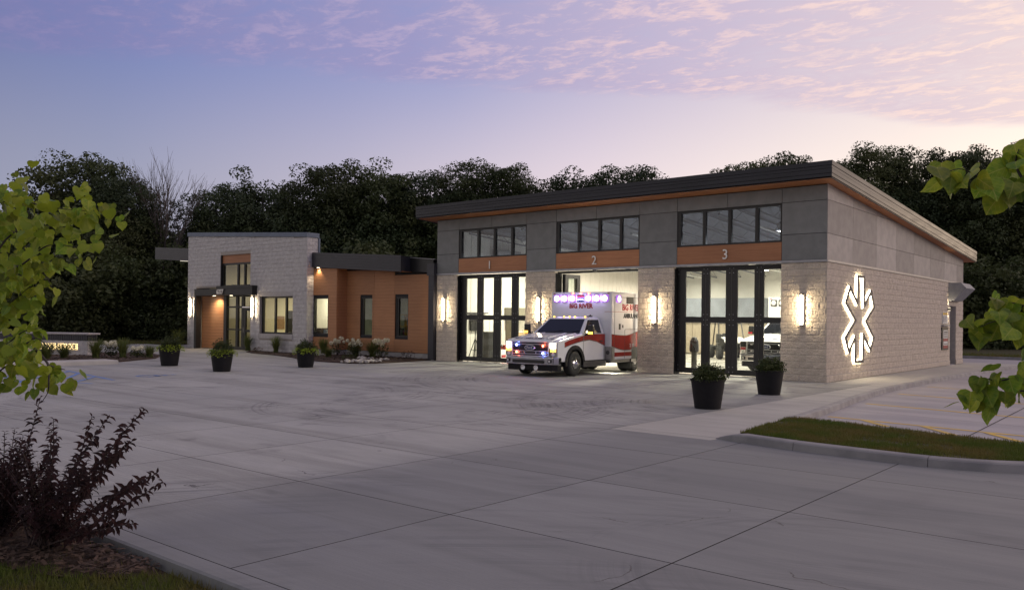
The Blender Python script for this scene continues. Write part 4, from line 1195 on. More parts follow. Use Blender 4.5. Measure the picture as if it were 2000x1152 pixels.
lo = bpy.data.objects.new('soffit_lamp', ld); COL.objects.link(lo); lo.parent = EB; lo.location = Vector((-24.35, -.44, rake(-24.35) - .06)) - eb
b = MB(); b.lathe([(0, 0), (.08, 0), (.08, .015), (0, .015)], n=12)
o = epart(b, 'portal_downlight', MT['downlight']); o.location = Vector((-31.5, -.72, 2.917)) - eb
ld = bpy.data.lights.new('portal_lamp', 'SPOT'); ld.energy = 130; ld.spot_size = R(150); ld.spot_blend = .7; ld.color = (1, .8, .52); ld.shadow_soft_size = .06
lo = bpy.data.objects.new('portal_lamp', ld); COL.objects.link(lo); lo.parent = EB; lo.location = Vector((-33.2, -.72, 2.88)) - eb
b = MB(); b.lathe([(0, 0), (.08, 0), (.08, .015), (0, .015)], n=12)
o = epart(b, 'portal_downlight', MT['downlight']); o.location = Vector((-33.2, -.72, 2.917)) - eb

# ================================================================== wall lights, star, wall signs
def sconce(x, y, label, rz=0.0, z0=1.74, z1=2.66, power=34):
    t = thing('wall_light', label, 'wall lamp', (x, y, z0), rz, 'tall slim lights on the block walls')
    h = z1 - z0
    b = MB(); b.box(-.062, .062, -.062, -.02, -.04, h + .04); b.box(-.055, .055, -.02, .0, .05, h - .05); b.build('backplate', MT['star_face'], t)
    b = MB(); b.tube([(0, -.14, .0), (0, -.14, .015), (0, -.14, h - .015), (0, -.14, h)], [.018, .028, .028, .018], 12); b.build('tube', MT['lens'], t, smooth=True)
    b = MB(); b.box(-.04, .04, -.175, -.064, -.035, -.003); b.box(-.04, .04, -.175, -.064, h + .003, h + .035); b.build('end_cap', MT['star_face'], t)
    return t
sconce(-16.12, -.005, 'slim vertical wall light on the block pier beside the wood-clad wing')
sconce(-11.01, -.005, 'slim vertical wall light on the pier between bay one and the ambulance')
sconce(-5.90, -.005, 'slim vertical wall light on the pier just right of the parked ambulance')
sconce(-.73, -.005, 'slim vertical wall light on the corner pier beside the star sign wall')
sconce(-29.27, TY, 'slim vertical wall light between the entrance door and the office window', z0=1.80, z1=2.80)
sconce(-35.45, TY, 'wall light on the pale tower strip hidden behind the portal fin', z0=1.80, z1=2.80, power=26)
t = thing('door_light', 'small up-and-down wall light beside the side door', 'wall lamp', (.0, 15.2, 2.48))
b = MB(); b.box(.0, .12, -.06, .06, -.05, .05); b.build('housing', MT['black'], t)
for sz in (-1, 1):
    b = MB(); b.box(.02, .10, -.04, .04, *sorted((sz * .052, sz * .058))); b.build('lens', MT['downlight'], t)
    ld = bpy.data.lights.new('door_lamp', 'SPOT'); ld.energy = 34; ld.spot_size = R(70); ld.spot_blend = .5; ld.color = (1, .84, .58); ld.shadow_soft_size = .03
    lo = bpy.data.objects.new('door_lamp', ld); COL.objects.link(lo); lo.parent = t; lo.location = (.075, 0, sz * .07)
    lo.rotation_euler = (0 if sz < 0 else math.pi, 0, 0)

# star-of-life outline: centre y=2.86, z=1.95
STAR = [(2.62, 3.34), (3.22, 3.34), (3.28, 2.40), (4.00, 2.88), (4.30, 2.36), (3.44, 1.88), (4.30, 1.32), (3.98, .92), (3.22, 1.40), (3.16, .56),
        (2.42, .56), (2.36, 1.34), (1.78, .90), (1.42, 1.34), (2.36, 1.90), (1.44, 2.46), (1.84, 2.94), (2.58, 2.46)]
def outline_band(poly, w, x0, x1):
    """closed band of width w centred on poly, extruded x0..x1 (plane yz)"""
    P = [Vector(p) for p in poly]; n = len(P)
    area = sum(P[i].x * P[(i + 1) % n].y - P[(i + 1) % n].x * P[i].y for i in range(n)); sg = 1 if area > 0 else -1
    def off(d):
        out = []
        for i in range(n):
            a = (P[i] - P[i - 1]).normalized(); c = (P[(i + 1) % n] - P[i]).normalized()
            na = Vector((a.y, -a.x)) * sg; nc = Vector((c.y, -c.x)) * sg
            bis = (na + nc).normalized(); k = min(2.2, 1 / max(.3, bis.dot(na)))
            out.append(P[i] + bis * d * k)
        return out
    O, I = off(w / 2), off(-w / 2)
    b = MB()
    def V(p, x): return b.v((x, p.x, p.y))
    for i in range(n):
        j = (i + 1) % n
        q = [[V(p, x) for p in (O[i], O[j], I[j], I[i])] for x in (x0, x1)]
        a, c = q
        b.bm.faces.new(c); b.bm.faces.new(a[::-1])
        b.bm.faces.new((a[0], a[1], c[1], c[0])); b.bm.faces.new((a[2], a[3], c[3], c[2]))
    bmesh.ops.remove_doubles(b.bm, verts=b.bm.verts[:], dist=.0005)
    return b
t = thing('star_sign', 'large back-lit star of life outline on the side block wall', 'sign', (.0, 2.86, .56))
o = outline_band(STAR, .085, .075, .115).build('star_outline', MT['star_face'], t); o.location = -t.location
o = outline_band(STAR, .10, .012, .055).build('light_strip', MT['star_glow'], t); o.location = -t.location

t = thing('notice_sign', 'small white and yellow notice board above the black sign case', 'sign', (.0, 14.62, 1.84))
b = MB(); b.box(.0, .035, -.46, .46, 0, .50); b.build('board', MT['white_metal'], t)
b = MB(); b.box(.036, .039, -.44, .44, .38, .48); b.build('header', MT['yellow_paint'], t)
b = MB()
for k in range(5): b.box(.036, .039, -.30, .34 - .07 * (k % 3), .30 - k * .055, .325 - k * .055)
b.box(.036, .039, -.42, -.34, .06, .34); b.build('print', MT['blue_print'], t)
t = thing('warning_sign', 'black framed case with white and red warning notices by the side door', 'sign', (.0, 14.57, .70))
b = MB(); b.box(.0, .05, -.55, .55, 0, .98); b.build('case', MT['black'], t)
for nm, z0, z1, m_ in (('white_notice', .50, .86, 'white_metal'), ('red_notice', .38, .49, 'red_print'), ('white_notice', .20, .37, 'white_metal'), ('red_notice', .07, .19, 'red_print')):
    b = MB(); b.box(.052, .057, -.36, .42, z0, z1); b.build(nm, MT[m_], t)
b = MB()
for z0, z1 in ((.76, .81), (.69, .73), (.62, .64), (.57, .59), (.54, .555), (.25, .28)): b.box(.058, .060, -.26, .34, z0, z1)
b.build('print', MT['dark_print'], t)
t = thing('wall_shelf_lamp', 'thin grey rail fixed on the wall between two notice boards', 'rail', (.0, 14.6, 1.74))
b = MB(); b.box(0, .12, -.6, .55, 0, .05); b.build('rail', MT['steel'], t)
# ================================================================== ambulance (local: x sideways, forward = -y, origin under the box front)
def build_ambulance(label, loc, rz, lit=True):
    A = thing('ambulance', label, 'ambulance', loc, rz, None)
    wp = MT['white_paint']
    # ---- patient box
    b = MB(); b.box(-1.22, 1.22, 0, 4.4, .46, 2.79)
    box = b.build('patient_box', wp, A, bevel=.035)
    b = MB(); b.box(-1.19, 1.19, .05, 4.3, .36, .455); b.build('box_skirt', MT['diamond'], A)
    b = MB()
    b.box(1.221, 1.226, .21, .222, .50, 2.62); b.box(1.221, 1.226, .222, 4.2, 2.61, 2.622); b.box(1.221, 1.226, .95, .962, .50, 1.50); b.box(1.221, 1.226, .96, 2.2, 1.50, 1.512)
    b.box(1.221, 1.226, 2.2, 2.212, .5, 2.61); b.build('door_seam', MT['darkgrey'], A)
    b = MB(); b.box(1.221, 1.228, .52, .64, 1.50, 1.70); b.box(1.221, 1.228, .76, .84, 1.56, 1.66); b.build('door_handle', MT['black'], A)
    b = MB(); b.box(1.221, 1.226, -.0, 3.2, 2.105, 2.117); b.build('pinstripe', MT['red_print'], A)
    b = MB(); b.box(-1.15, 1.15, -.006, -.001, 2.105, 2.112); b.bm.clear(); b.box(.95, 1.2, -.006, -.001, 2.105, 2.115); b.build('pinstripe', MT['red_print'], A)
    # stripes on the box side
    def stripe(name, top, bot, x, mat):
        b = MB()
        n = len(top)
        for i in range(n - 1):
            b.face([(x, top[i][0], top[i][1]), (x, top[i + 1][0], top[i + 1][1]), (x, bot[i + 1][0], bot[i + 1][1]), (x, bot[i][0], bot[i][1])])
        return b.build(name, mat, A)
    ys = np.linspace(.02, 4.36, 25)
    ft = lambda y: 1.335 - .05 * math.sin(min(y, 1.6) * 1.6) + max(0, y - 1.2) * .16 if y < 2.4 else 1.335 - .05 * math.sin(2.56) + 1.2 * .16 - (y - 2.4) * .1
    fb = lambda y: .80 + .16 * max(0, 1 - y / .95) ** 1.6 + max(0, y - 1.3) * .06
    stripe('red_wave', [(y, ft(y)) for y in ys], [(y, fb(y)) for y in ys], 1.2235, MT['red_paint'])
    stripe('wave_edge', [(y, fb(y) - .001) for y in ys], [(y, fb(y) - .028) for y in ys], 1.2235, MT['dark_print'])
    stripe('wave_edge', [(y, ft(y) + .018) for y in ys], [(y, ft(y) + .001) for y in ys], 1.2235, MT['dark_print'])
    stripe('red_band', [(.02, .715), (4.36, .73)], [(.02, .575), (4.36, .575)], 1.2235, MT['red_paint'])
    def label_side(txt, size, y, z, mat, bold=.012):
        me = text_mesh(txt, size, .002, bold, 'LEFT'); return link('lettering', me, mat, A, loc=(1.2245, y, z), rot=(math.pi / 2, 0, math.pi / 2))
    label_side('BIG RIVER', .30, .74, 2.26, MT['red_print']); label_side('AMBULANCE', .21, .86, 1.97, MT['dark_print'])
    label_side('2 10', .17, 1.32, .94, MT['white_metal'], .004)
    me = text_mesh('BIG RIVER', .215, .002, .010); link('lettering', me, MT['red_print'], A, loc=(0, -.003, 2.295), rot=(math.pi / 2, 0, 0))
    b = MB(); b.box(1.2215, 1.245, 1.05, 1.55, 2.40, 2.64); b.build('side_window', MT['darkgrey'], A, bevel=.01)
    # front warning lights on the box
    for x in (-.97, -.65, -.325, .325, .65, .97):
        b = MB(); b.box(x - .13, x + .13, -.05, -.001, 2.44, 2.69); hs = b.build('strobe_housing', MT['strobe_rim'] if lit else MT['darkgrey'], A, bevel=.03)
        b = MB(); b.lathe([(0, -.075), (.07, -.072), (.105, -.052)], (x, 0, 2.565), 20, 'y'); b.build('lens', MT['strobe'] if lit else MT['white_metal'], hs, smooth=True)
    b = MB(); b.box(-.15, .15, -.03, -.001, 2.45, 2.68); lg = b.build('logo_plate', MT['blue_print'], A, bevel=.02)
    b = MB(); pr = [(-.13, .0), (-.06, .05), (.0, .02), (.07, .06), (.13, .02), (.13, .09), (-.13, .09)]
    b.prism([(p[0], 2.565 + p[1]) for p in pr], -.034, -.031, 'y'); b.build('logo_mark', MT['red_print'], lg)
    b = MB(); b.prism([(-.13, 2.52), (.0, 2.545), (.13, 2.52), (.13, 2.50), (0, 2.525), (-.13, 2.50)], -.034, -.031, 'y'); b.build('logo_mark', MT['strobe'] if lit else MT['white_metal'], lg)
    for x in (-1.1, -.32, 0, .32, 1.1):
        b = MB(); b.box(x - .04, x + .04, -.02, -.001, 2.725, 2.755); b.build('marker_light', MT['strobe_red'] if (lit and abs(x) < .4) else MT['red_print'], A)
    b = MB(); b.box(1.221, 1.25, .30, .62, 2.43, 2.68); hs = b.build('strobe_housing', MT['strobe_rim'] if lit else MT['darkgrey'], A, bevel=.03)
    b = MB(); b.lathe([(0, 1.275), (.07, 1.272), (.10, 1.251)], (0, .48, 2.555), 20, 'x'); b.build('lens', MT['strobe'] if lit else MT['white_metal'], hs, smooth=True)
    # bright corner panel with filler cap, ground light
    b = MB(); b.box(.98, 1.225, -.03, .02, .46, .92); b.box(1.223, 1.232, .02, .20, .46, .90); cp = b.build('corner_guard', MT['diamond'], A)
    b = MB(); b.lathe([(.0, -.045), (.06, -.045), (.075, -.031)], (1.10, 0, .72), 16, 'y'); b.build('filler_cap', MT['darkgrey'], cp)
    if lit:
        b = MB(); b.box(1.10, 1.20, .10, .24, .335, .355); b.build('ground_lamp', MT['head'], A)
        ld = bpy.data.lights.new('ground_spot', 'SPOT'); ld.energy = 120; ld.spot_size = R(150); ld.spot_blend = .8; ld.color = (1, .93, .70); ld.shadow_soft_size = .05
        lo = bpy.data.objects.new('ground_spot', ld); COL.objects.link(lo); lo.parent = A; lo.location = (1.14, .2, .33); lo.rotation_euler = (R(20), R(12), 0)
    # ---- cab
    def P(L, z): return (-L, z)
    arc = [(2.0 + .50 * math.cos(t), .40 + .50 * math.sin(t)) for t in np.linspace(R(172), R(8), 15)]
    prof = [(.06, .47), (1.45, .47)] + arc + [(3.0, .50), (3.02, .80), (3.02, 1.10), (2.93, 1.16), (2.3, 1.265), (1.55, 1.355), (.06, 1.355)]
    for s in (-1, 1):
        b = MB(); b.prism([P(*p) for p in prof], s * .78, s * 1.0, 'x'); b.build('fender' if s > 0 else 'fender', wp, A, bevel=.03)
    hood = [(1.50, .60), (3.03, .62), (3.05, 1.11), (3.0, 1.165), (2.65, 1.25), (2.1, 1.33), (1.50, 1.39)]
    b = MB(); b.prism([P(*p) for p in hood], -.79, .79, 'x'); b.build('hood', wp, A, bevel=.045)
    b = MB()
    for s in (-1, 1): b.prism([P(2.9, 1.18), P(2.6, 1.255), P(1.6, 1.375), P(1.6, 1.395), P(2.6, 1.28), P(2.9, 1.20)], s * .42 - .05, s * .42 + .05, 'x')
    b.build('hood_crease', wp, A, bevel=.012)
    b = MB(); b.box(-.79, .79, -1.5, -.06, .47, 1.355); b.build('cab_floor', MT['darkgrey'], A)
    # greenhouse
    def gh(zb, zt, ins=0.0):
        Bt = [(-.98 + ins, -1.52), (.98 - ins, -1.52), (.98 - ins, -.06), (-.98 + ins, -.06)]
        Tp = [(-.76 + ins, -.84), (.76 - ins, -.84), (.80 - ins, -.10), (-.80 + ins, -.10)]
        return [(*p, zb) for p in Bt], [(*p, zt) for p in Tp]
    Bt, Tp = gh(1.355, 1.875)
    b = MB()
    cap = [(-.62, -.70, 1.925), (.62, -.70, 1.925), (.66, -.12, 1.925), (-.66, -.12, 1.925)]
    for i in range(4):
        j = (i + 1) % 4
        b.face([Bt[i], Bt[j], Tp[j], Tp[i]]); b.face([Tp[i], Tp[j], cap[j], cap[i]])
    b.face(cap); b.face(Bt[::-1])
    bmesh.ops.remove_doubles(b.bm, verts=b.bm.verts[:], dist=.001)
    cab = b.build('cab_roof', wp, A, bevel=.03)
    def lerp(a, c, t): return Vector(a) * (1 - t) + Vector(c) * t
    def inset_quad(q, u0, u1, v0, v1, out):
        bl, br, tr, tl = [Vector(p) for p in q]
        f = lambda u, v: (bl * (1 - u) + br * u) * (1 - v) + (tl * (1 - u) + tr * u) * v
        nrm = (br - bl).cross(tl - bl).normalized() * out
        return [f(u0, v0) + nrm, f(u1, v0) + nrm, f(u1, v1) + nrm, f(u0, v1) + nrm]
    b = MB(); b.face(inset_quad((Bt[0], Bt[1], Tp[1], Tp[0]), .055, .945, .03, .93, .006)); b.build('windshield', MT['carglass'], A)
    for s, q in ((1, (Bt[1], Bt[2], Tp[2], Tp[1])), (-1, (Bt[3], Bt[0], Tp[0], Tp[3]))):
        u0, u1 = (.07, .86) if s > 0 else (.14, .93)
        b = MB(); b.face(inset_quad(q, u0, u1, .05, .90, .006)); b.build('side_window', MT['carglass'], A)
    b = MB(); b.box(-.72, .72, -1.66, -1.46, 1.375, 1.392); b.build('cowl', MT['black'], A)
    b = MB()
    for x in (-.35, .3): b.tube([(x, -1.55, 1.405), (x + .28, -1.46, 1.43), (x + .5, -1.40, 1.465)], .008, 5)
    b.build('wiper', MT['black'], A)
    # roof marker lamps and antenna
    for x in (-.62, -.22, 0, .22, .62):
        b = MB(); b.lathe([(.03, 1.915), (.026, 1.94), (0, 1.947)], (x, -.74, 0), 10); b.build('roof_marker', MT['amber'] if lit else MT['darkgrey'], A, smooth=True)
    b = MB(); b.box(.55, .62, -.5, -.25, 1.925, 1.965); b.tube([(.58, -.42, 1.94), (.58, -.32, 1.99)], .02, 6); b.build('antenna', MT['black'], A)
    # door seams, handle, running board
    b = MB()
    for s in (-1, 1):
        x = s * 1.0015
        x0, x1 = sorted((x, x + s * .004))
        b.box(x0, x1, -1.475, -1.462, .48, 1.35); b.box(x0, x1, -.145, -.132, .48, 1.35); b.box(x0, x1, -1.46, -.145, .478, .488)
    b.build('door_seam', MT['darkgrey'], A)
    for x0, x1 in ((.86, 1.04), (-1.04, -.86)):
        b = MB(); b.box(x0, x1, -1.50, -.02, .27, .46); b.build('running_board', MT['darkgrey'], A, bevel=.02)
    b = MB(); b.box(1.0, 1.025, -.42, -.24, 1.09, 1.13); b.build('door_handle', MT['black'], A)
    # red swoosh on fender and door
    s1t = [(2.62, 1.10), (2.3, 1.17), (1.9, 1.235), (1.55, 1.285), (1.48, 1.295)]; s1b = [(2.62, .95), (2.3, 1.02), (1.9, 1.09), (1.55, 1.14), (1.48, 1.15)]
    stripe('red_wave', [(-l, z) for l, z in s1t], [(-l, z) for l, z in s1b], 1.0025, MT['red_paint'])
    s2t = [(1.45, 1.30), (1.1, 1.345), (.6, 1.35), (.06, 1.35)]; s2b = [(1.45, 1.15), (1.1, 1.175), (.6, 1.11), (.06, .965)]
    stripe('red_wave', [(-l, z) for l, z in s2t], [(-l, z) for l, z in s2b], 1.0065, MT['red_paint'])
    stripe('wave_edge', [(-l, z - .001) for l, z in s1b], [(-l, z - .022) for l, z in s1b], 1.0025, MT['dark_print'])
    stripe('wave_edge', [(-l, z - .001) for l, z in s2b], [(-l, z - .024) for l, z in s2b], 1.0065, MT['dark_print'])
    # hood lettering, mirror written, between two star marks
    me = text_mesh('AMBULANCE', .165, .002, .008, spacing=1.10)
    for v in me.vertices: v.co.x = -v.co.x
    me.flip_normals()
    sl = math.atan2(1.25 - 1.165, .35)
    def on_hood(o, x, L): o.location = (x, -L, 1.165 + (3.0 - L) * math.tan(sl) + .006); o.rotation_euler = (sl, 0, 0)
    on_hood(link('lettering', me, MT['blue_print'], A), 0, 2.84)
    for x in (-.68, .68):
        b = MB()
        for k in range(3):
            b.T = Matrix.Rotation(R(60 * k), 4, 'Z'); b.box(-.018, .018, -.075, .075, -.0005, .0008)
        on_hood(b.build('star_mark', MT['blue_print'], A), x, 2.84)
    # ---- nose
    b = MB(); b.box(-.72, .72, -3.075, -3.03, .66, 1.10); gr = b.build('grille', MT['grille_blue'], A, bevel=.01)
    b = MB()
    b.box(-.74, .74, -3.10, -3.06, 1.09, 1.115); b.box(-.74, .74, -3.10, -3.06, .64, .67)
    b.box(-.72, -.68, -3.098, -3.062, .67, 1.09); b.box(.68, .72, -3.098, -3.062, .67, 1.09)
    b.box(-.68, .68, -3.095, -3.07, 1.02, 1.04); b.box(-.68, .68, -3.095, -3.07, .80, .82); b.box(-.66, .66, -3.095, -3.07, .715, .735)
    for x in (-.44, -.22, .22, .44): b.box(x - .012, x + .012, -3.092, -3.072, .735, .79)
    b.build('grille_bar', MT['silver'], gr, bevel=.008)
    b = MB()
    for i in range(24):
        x = -.63 + i * 1.26 / 23
        if abs(x) > .21: b.box(x - .004, x + .004, -3.084, -3.074, .83, 1.01)
    for z in (.86, .90, .94, .98): b.box(-.65, -.2, -3.083, -3.074, z, z + .006); b.box(.2, .65, -3.083, -3.074, z, z + .006)
    b.build('grille_mesh', MT['black'], gr)
    b = MB(); b.T = Matrix.Translation((0, 0, .92)) @ Matrix.Diagonal((1.0, 1, .46, 1)); b.lathe([(0, -3.125), (.19, -3.125), (.20, -3.11), (.20, -3.07)], n=28, axis='y'); em = b.build('emblem', MT['silver'], gr, smooth=False)
    b = MB(); b.T = Matrix.Translation((0, 0, .92)) @ Matrix.Diagonal((1.0, 1, .44, 1)); b.lathe([(0, -3.130), (.168, -3.130), (.168, -3.124)], n=28, axis='y'); b.build('emblem_field', MT['blue_print'], gr)
    me = text_mesh('Ford', .11, .001, .002); link('lettering', me, MT['silver'], gr, loc=(0, -3.132, .92), rot=(math.pi / 2, 0, 0))
    for (x, z, m_) in ((-.52, 1.0, 'strobe_blue'), (-.52, .77, 'strobe_red'), (.50, .98, 'strobe_red'), (.50, .75, 'strobe_blue')):
        b = MB(); b.lathe([(0, -3.115), (.03, -3.112), (.042, -3.098)], (x, 0, z), 12, 'y'); b.build('grille_strobe', MT[m_] if lit else MT['chrome'], gr)
        if lit:
            ld = bpy.data.lights.new('grille_lamp', 'POINT'); ld.energy = 2.5; ld.color = (.2, .28, 1) if 'blue' in m_ else (1, .15, .06); ld.shadow_soft_size = .03
            lo = bpy.data.objects.new('grille_lamp', ld); COL.objects.link(lo); lo.parent = A; lo.location = (x, -3.17, z)
    for s in (-1, 1):
        b = MB(); b.box(*sorted((s * .735, s * .985)), -3.06, -2.90, .66, 1.11); hl = b.build('headlight', MT['chrome'], A, bevel=.02)
        b = MB(); b.box(*sorted((s * .75, s * .955)), -3.072, -3.061, .90, 1.09); b.build('lamp_lens', MT['head'] if lit else MT['carglass'], hl)
        b = MB(); b.box(*sorted((s * .76, s * .955)), -3.072, -3.061, .80, .89); b.box(*sorted((s * .987, s * .995)), -3.0, -2.9, .80, .88); b.build('turn_signal', MT['amber'] if lit else MT['red_print'], hl)
        b = MB(); b.lathe([(0, -3.068), (.05, -3.066), (.06, -3.061)], (s * .86, 0, .72), 14, 'y'); b.build('lamp_lens', MT['white_metal'], hl)
    bump = [(-1.02, -2.80), (-1.02, -2.98), (-.90, -3.14), (-.4, -3.20), (.4, -3.20), (.90, -3.14), (1.02, -2.98), (1.02, -2.80)]
    b = MB(); b.prism(bump, .385, .63, 'z'); bp = b.build('bumper', MT['chrome'], A, bevel=.03)
    b = MB(); b.box(-.60, .60, -3.225, -3.185, .435, .545); b.build('bumper_slot', MT['black'], bp, bevel=.03)
    for x in (-.80, .80):
        b = MB(); b.box(x - .065, x + .065, -3.19, -3.14, .455, .565); b.build('fog_lamp', MT['black'], bp, bevel=.015)
        b = MB(); b.box(x - .03, x + .03, -3.197, -3.191, .48, .54); b.build('lamp_lens', MT['white_metal'], bp)
    b = MB(); b.prism([(-.98, -2.75), (-.96, -2.95), (-.85, -3.09), (.85, -3.09), (.96, -2.95), (.98, -2.75)], .20, .38, 'z'); b.build('valance', MT['blackmatt'], A, bevel=.02)
    for x in (-.26, .24):
        b = MB(); b.lathe([(.0, -3.10), (.055, -3.105), (.085, -3.125), (.09, -3.10), (.085, -3.06)], (x, 0, .285), 18, 'y'); b.build('driving_lamp', MT['chrome'], A, smooth=True)
    # mirrors
    for s in (-1, 1):
        b = MB(); b.box(*sorted((s * 1.16, s * 1.36)), -1.50, -1.36, 1.34, 1.66); mr = b.build('mirror', MT['black'], A, bevel=.03)
        b = MB(); b.tube([(s * 1.0, -1.36, 1.33), (s * 1.2, -1.42, 1.38)], .035, 6); b.build('mirror_arm', MT['black'], mr)
        b = MB(); b.box(*sorted((s * 1.2, s * 1.36)), -1.515, -1.501, 1.36, 1.43); b.build('mirror_signal', MT['amber'] if lit else MT['red_print'], mr)
    # wheels
    def wheel(x, y, s, wdt=.26):
        b = MB(); r = .40; w = wdt
        b.lathe([(.23, -w / 2), (.32, -w / 2 - .005), (.375, -w / 2 + .015), (r, -w / 2 + .05), (r, w / 2 - .05), (.375, w / 2 - .015), (.32, w / 2 + .005), (.23, w / 2)], (x, y, r), 36, 'x')
        wh = b.build('wheel', MT['tyre'], A, smooth=True)
        b = MB(); xo = w / 2
        b.T = Matrix.Translation((x, y, r)) @ Matrix.Diagonal((s, 1, 1, 1))
        b.lathe([(.245, xo - .01), (.23, xo + .004), (.215, xo - .03), (.19, xo - .015), (.12, xo + .03), (.075, xo + .035), (.07, xo + .09), (.05, xo + .105), (0, xo + .105)], n=30, axis='x'); b.build('rim', MT['chrome'], wh, smooth=True)
        b = MB(); b.T = Matrix.Translation((x, y, r)) @ Matrix.Diagonal((s, 1, 1, 1))
        for k in range(8):
            a = 2 * math.pi * k / 8; c = (xo + .004, .165 * math.cos(a), .165 * math.sin(a))
            b.tube([(c[0] - .02, c[1], c[2]), (c[0] + .008, c[1], c[2])], .028, 8)
        b.build('rim_hole', MT['black'], wh)
        return wh
    for s in (-1, 1):
        wheel(s * .90, -2.0, s); wheel(s * .98, 1.95, s); wheel(s * .68, 1.95, s)
        b = MB(); n = 15
        for i in range(n - 1):
            t0, t1 = R(186) - i * R(192) / (n - 1), R(186) - (i + 1) * R(192) / (n - 1)
            q = []
            for t in (t0, t1):
                for rr_ in (.475, .60): q.append((-(2.0 + rr_ * math.cos(t)), .40 + rr_ * math.sin(t)))
            x0, x1 = sorted((s * .93, s * 1.035))
            b.prism([q[0], q[1], q[3], q[2]], x0, x1, 'x')
        bmesh.ops.remove_doubles(b.bm, verts=b.bm.verts[:], dist=.001)
        b.build('wheel_arch', MT['blackmatt'], A)
        b = MB(); b.box(*sorted((s * .72, s * 1.22)), 1.42, 1.44, .12, .5); b.box(*sorted((s * 1.21, s * 1.224)), 1.46, 2.44, .46, .88); b.build('mud_flap', MT['black'], A)
        b = MB(); b.box(*sorted((s * .55, s * .95)), -2.5, -1.5, .45, .58); b.bm.clear(); b.box(*sorted((s * .45, s * .80)), -2.5, -1.5, .30, 1.0); b.build('wheel_well', MT['black'], A)
    b = MB(); b.box(-.5, .5, -2.9, 4.0, .33, .46); b.build('chassis', MT['black'], A)
    if lit:
        for s in (-1, 1):
            ld = bpy.data.lights.new('head_lamp', 'SPOT'); ld.energy = 55; ld.spot_size = R(75); ld.spot_blend = .9; ld.color = (1, .92, .78); ld.shadow_soft_size = .06
            lo = bpy.data.objects.new('head_lamp', ld); COL.objects.link(lo); lo.parent = A; lo.location = (s * .86, -3.12, .95); lo.rotation_euler = (R(82), 0, 0)
        ld = bpy.data.lights.new('strobe_wash', 'AREA'); ld.shape = 'RECTANGLE'; ld.size = 2.0; ld.size_y = .12; ld.energy = 9; ld.color = (.55, .42, 1.0)
        lo = bpy.data.objects.new('strobe_wash', ld); COL.objects.link(lo); lo.parent = A; lo.location = (0, -.10, 2.565); lo.rotation_euler = (R(90), 0, 0)
    return A
amb = build_ambulance('white and red ambulance rolling out of bay two with blue warning lights lit', (-7.94, -1.6, 0), R(4), True)
amb2 = build_ambulance('unlit white ambulance parked inside bay three behind the glass doors', (-3.30, 6.35, .006), 0, False)

# ================================================================== utility vehicle inside
U = thing('utility_vehicle', 'small off-road utility vehicle with red wheels parked inside the garage', 'utility vehicle', (-9.3, 13.0, .006), R(38))
b = MB(); b.prism([(-1.35, .45), (-1.35, .75), (-1.1, .92), (-.35, 1.0), (-.35, .5), (.5, .45), (.5, .55), (1.35, .62), (1.35, .42), (.4, .35), (-.4, .35)], -.55, .55, 'x'); b.build('body', MT['blackmatt'], U, bevel=.03)
b = MB(); b.prism([(-1.36, .78), (-1.1, .95), (-.4, 1.03), (-.4, 1.07), (-1.12, 1.0), (-1.38, .84)], -.5, .5, 'x'); b.build('hood', MT['white_metal'], U, bevel=.02)
b = MB()
for s in (-1, 1):
    b.tube([(s * .6, -.45, 1.0), (s * .55, -.15, 1.75), (s * .55, .6, 1.78), (s * .6, .95, .6)], .03, 8)
b.tube([(-.55, -.15, 1.75), (.55, -.15, 1.75)], .03, 8); b.tube([(-.55, .6, 1.78), (.55, .6, 1.78)], .03, 8); b.build('roll_cage', MT['black'], U)
b = MB(); b.box(-.5, .5, .2, .65, .6, .75); b.box(-.5, .5, .58, .7, .75, 1.2); b.build('seat', MT['darkgrey'], U, bevel=.03)
b = MB(); b.lathe([(.16, 0), (.18, .015), (.16, .03)], (.0, 0, 0), 16); o = b.build('steering_wheel', MT['black'], U); o.location = (-.25, -.2, 1.1); o.rotation_euler = (R(50), 0, 0)
for s in (-1, 1):
    b = MB(); b.box(*sorted((s * .28, s * .46)), -1.39, -1.35, .68, .76); b.build('headlight', MT['white_metal'], U)
    for y in (-.95, .95):
        b = MB(); b.lathe([(.15, -.12), (.28, -.13), (.33, -.08), (.33, .08), (.28, .13), (.15, .12)], (s * .66, y, .33), 20, 'x'); w = b.build('wheel', MT['tyre'], U, smooth=True)
        b = MB(); b.T = Matrix.Translation((s * .66, y, .33)) @ Matrix.Diagonal((s, 1, 1, 1)); b.lathe([(.17, .10), (.16, .12), (.06, .08), (0, .09)], n=16, axis='x'); b.build('rim', surf('red_rim', (.6, .05, .03), None, 4, .4), w)
b = MB(); b.box(-.62, .62, -1.42, -1.36, .42, .5); b.tube([(-.45, -1.38, .5), (-.4, -1.45, .75), (.4, -1.45, .75), (.45, -1.38, .5)], .025, 6); b.build('bumper', MT['black'], U)

t = thing('bollard', 'dark steel bollard standing just inside bay three', 'bollard', (-5.45, 2.0, .004))
b = MB(); b.lathe([(.12, 0), (.12, .02), (.1, .03), (.1, 1.2), (.08, 1.24), (0, 1.25)], n=16); b.build('post', MT['darkgrey'], t, smooth=False)
b = MB(); b.lathe([(.16, .7), (.17, .8), (.15, 1.1), (.104, 1.18)], n=12); b.build('sleeve', MT['black'], t)
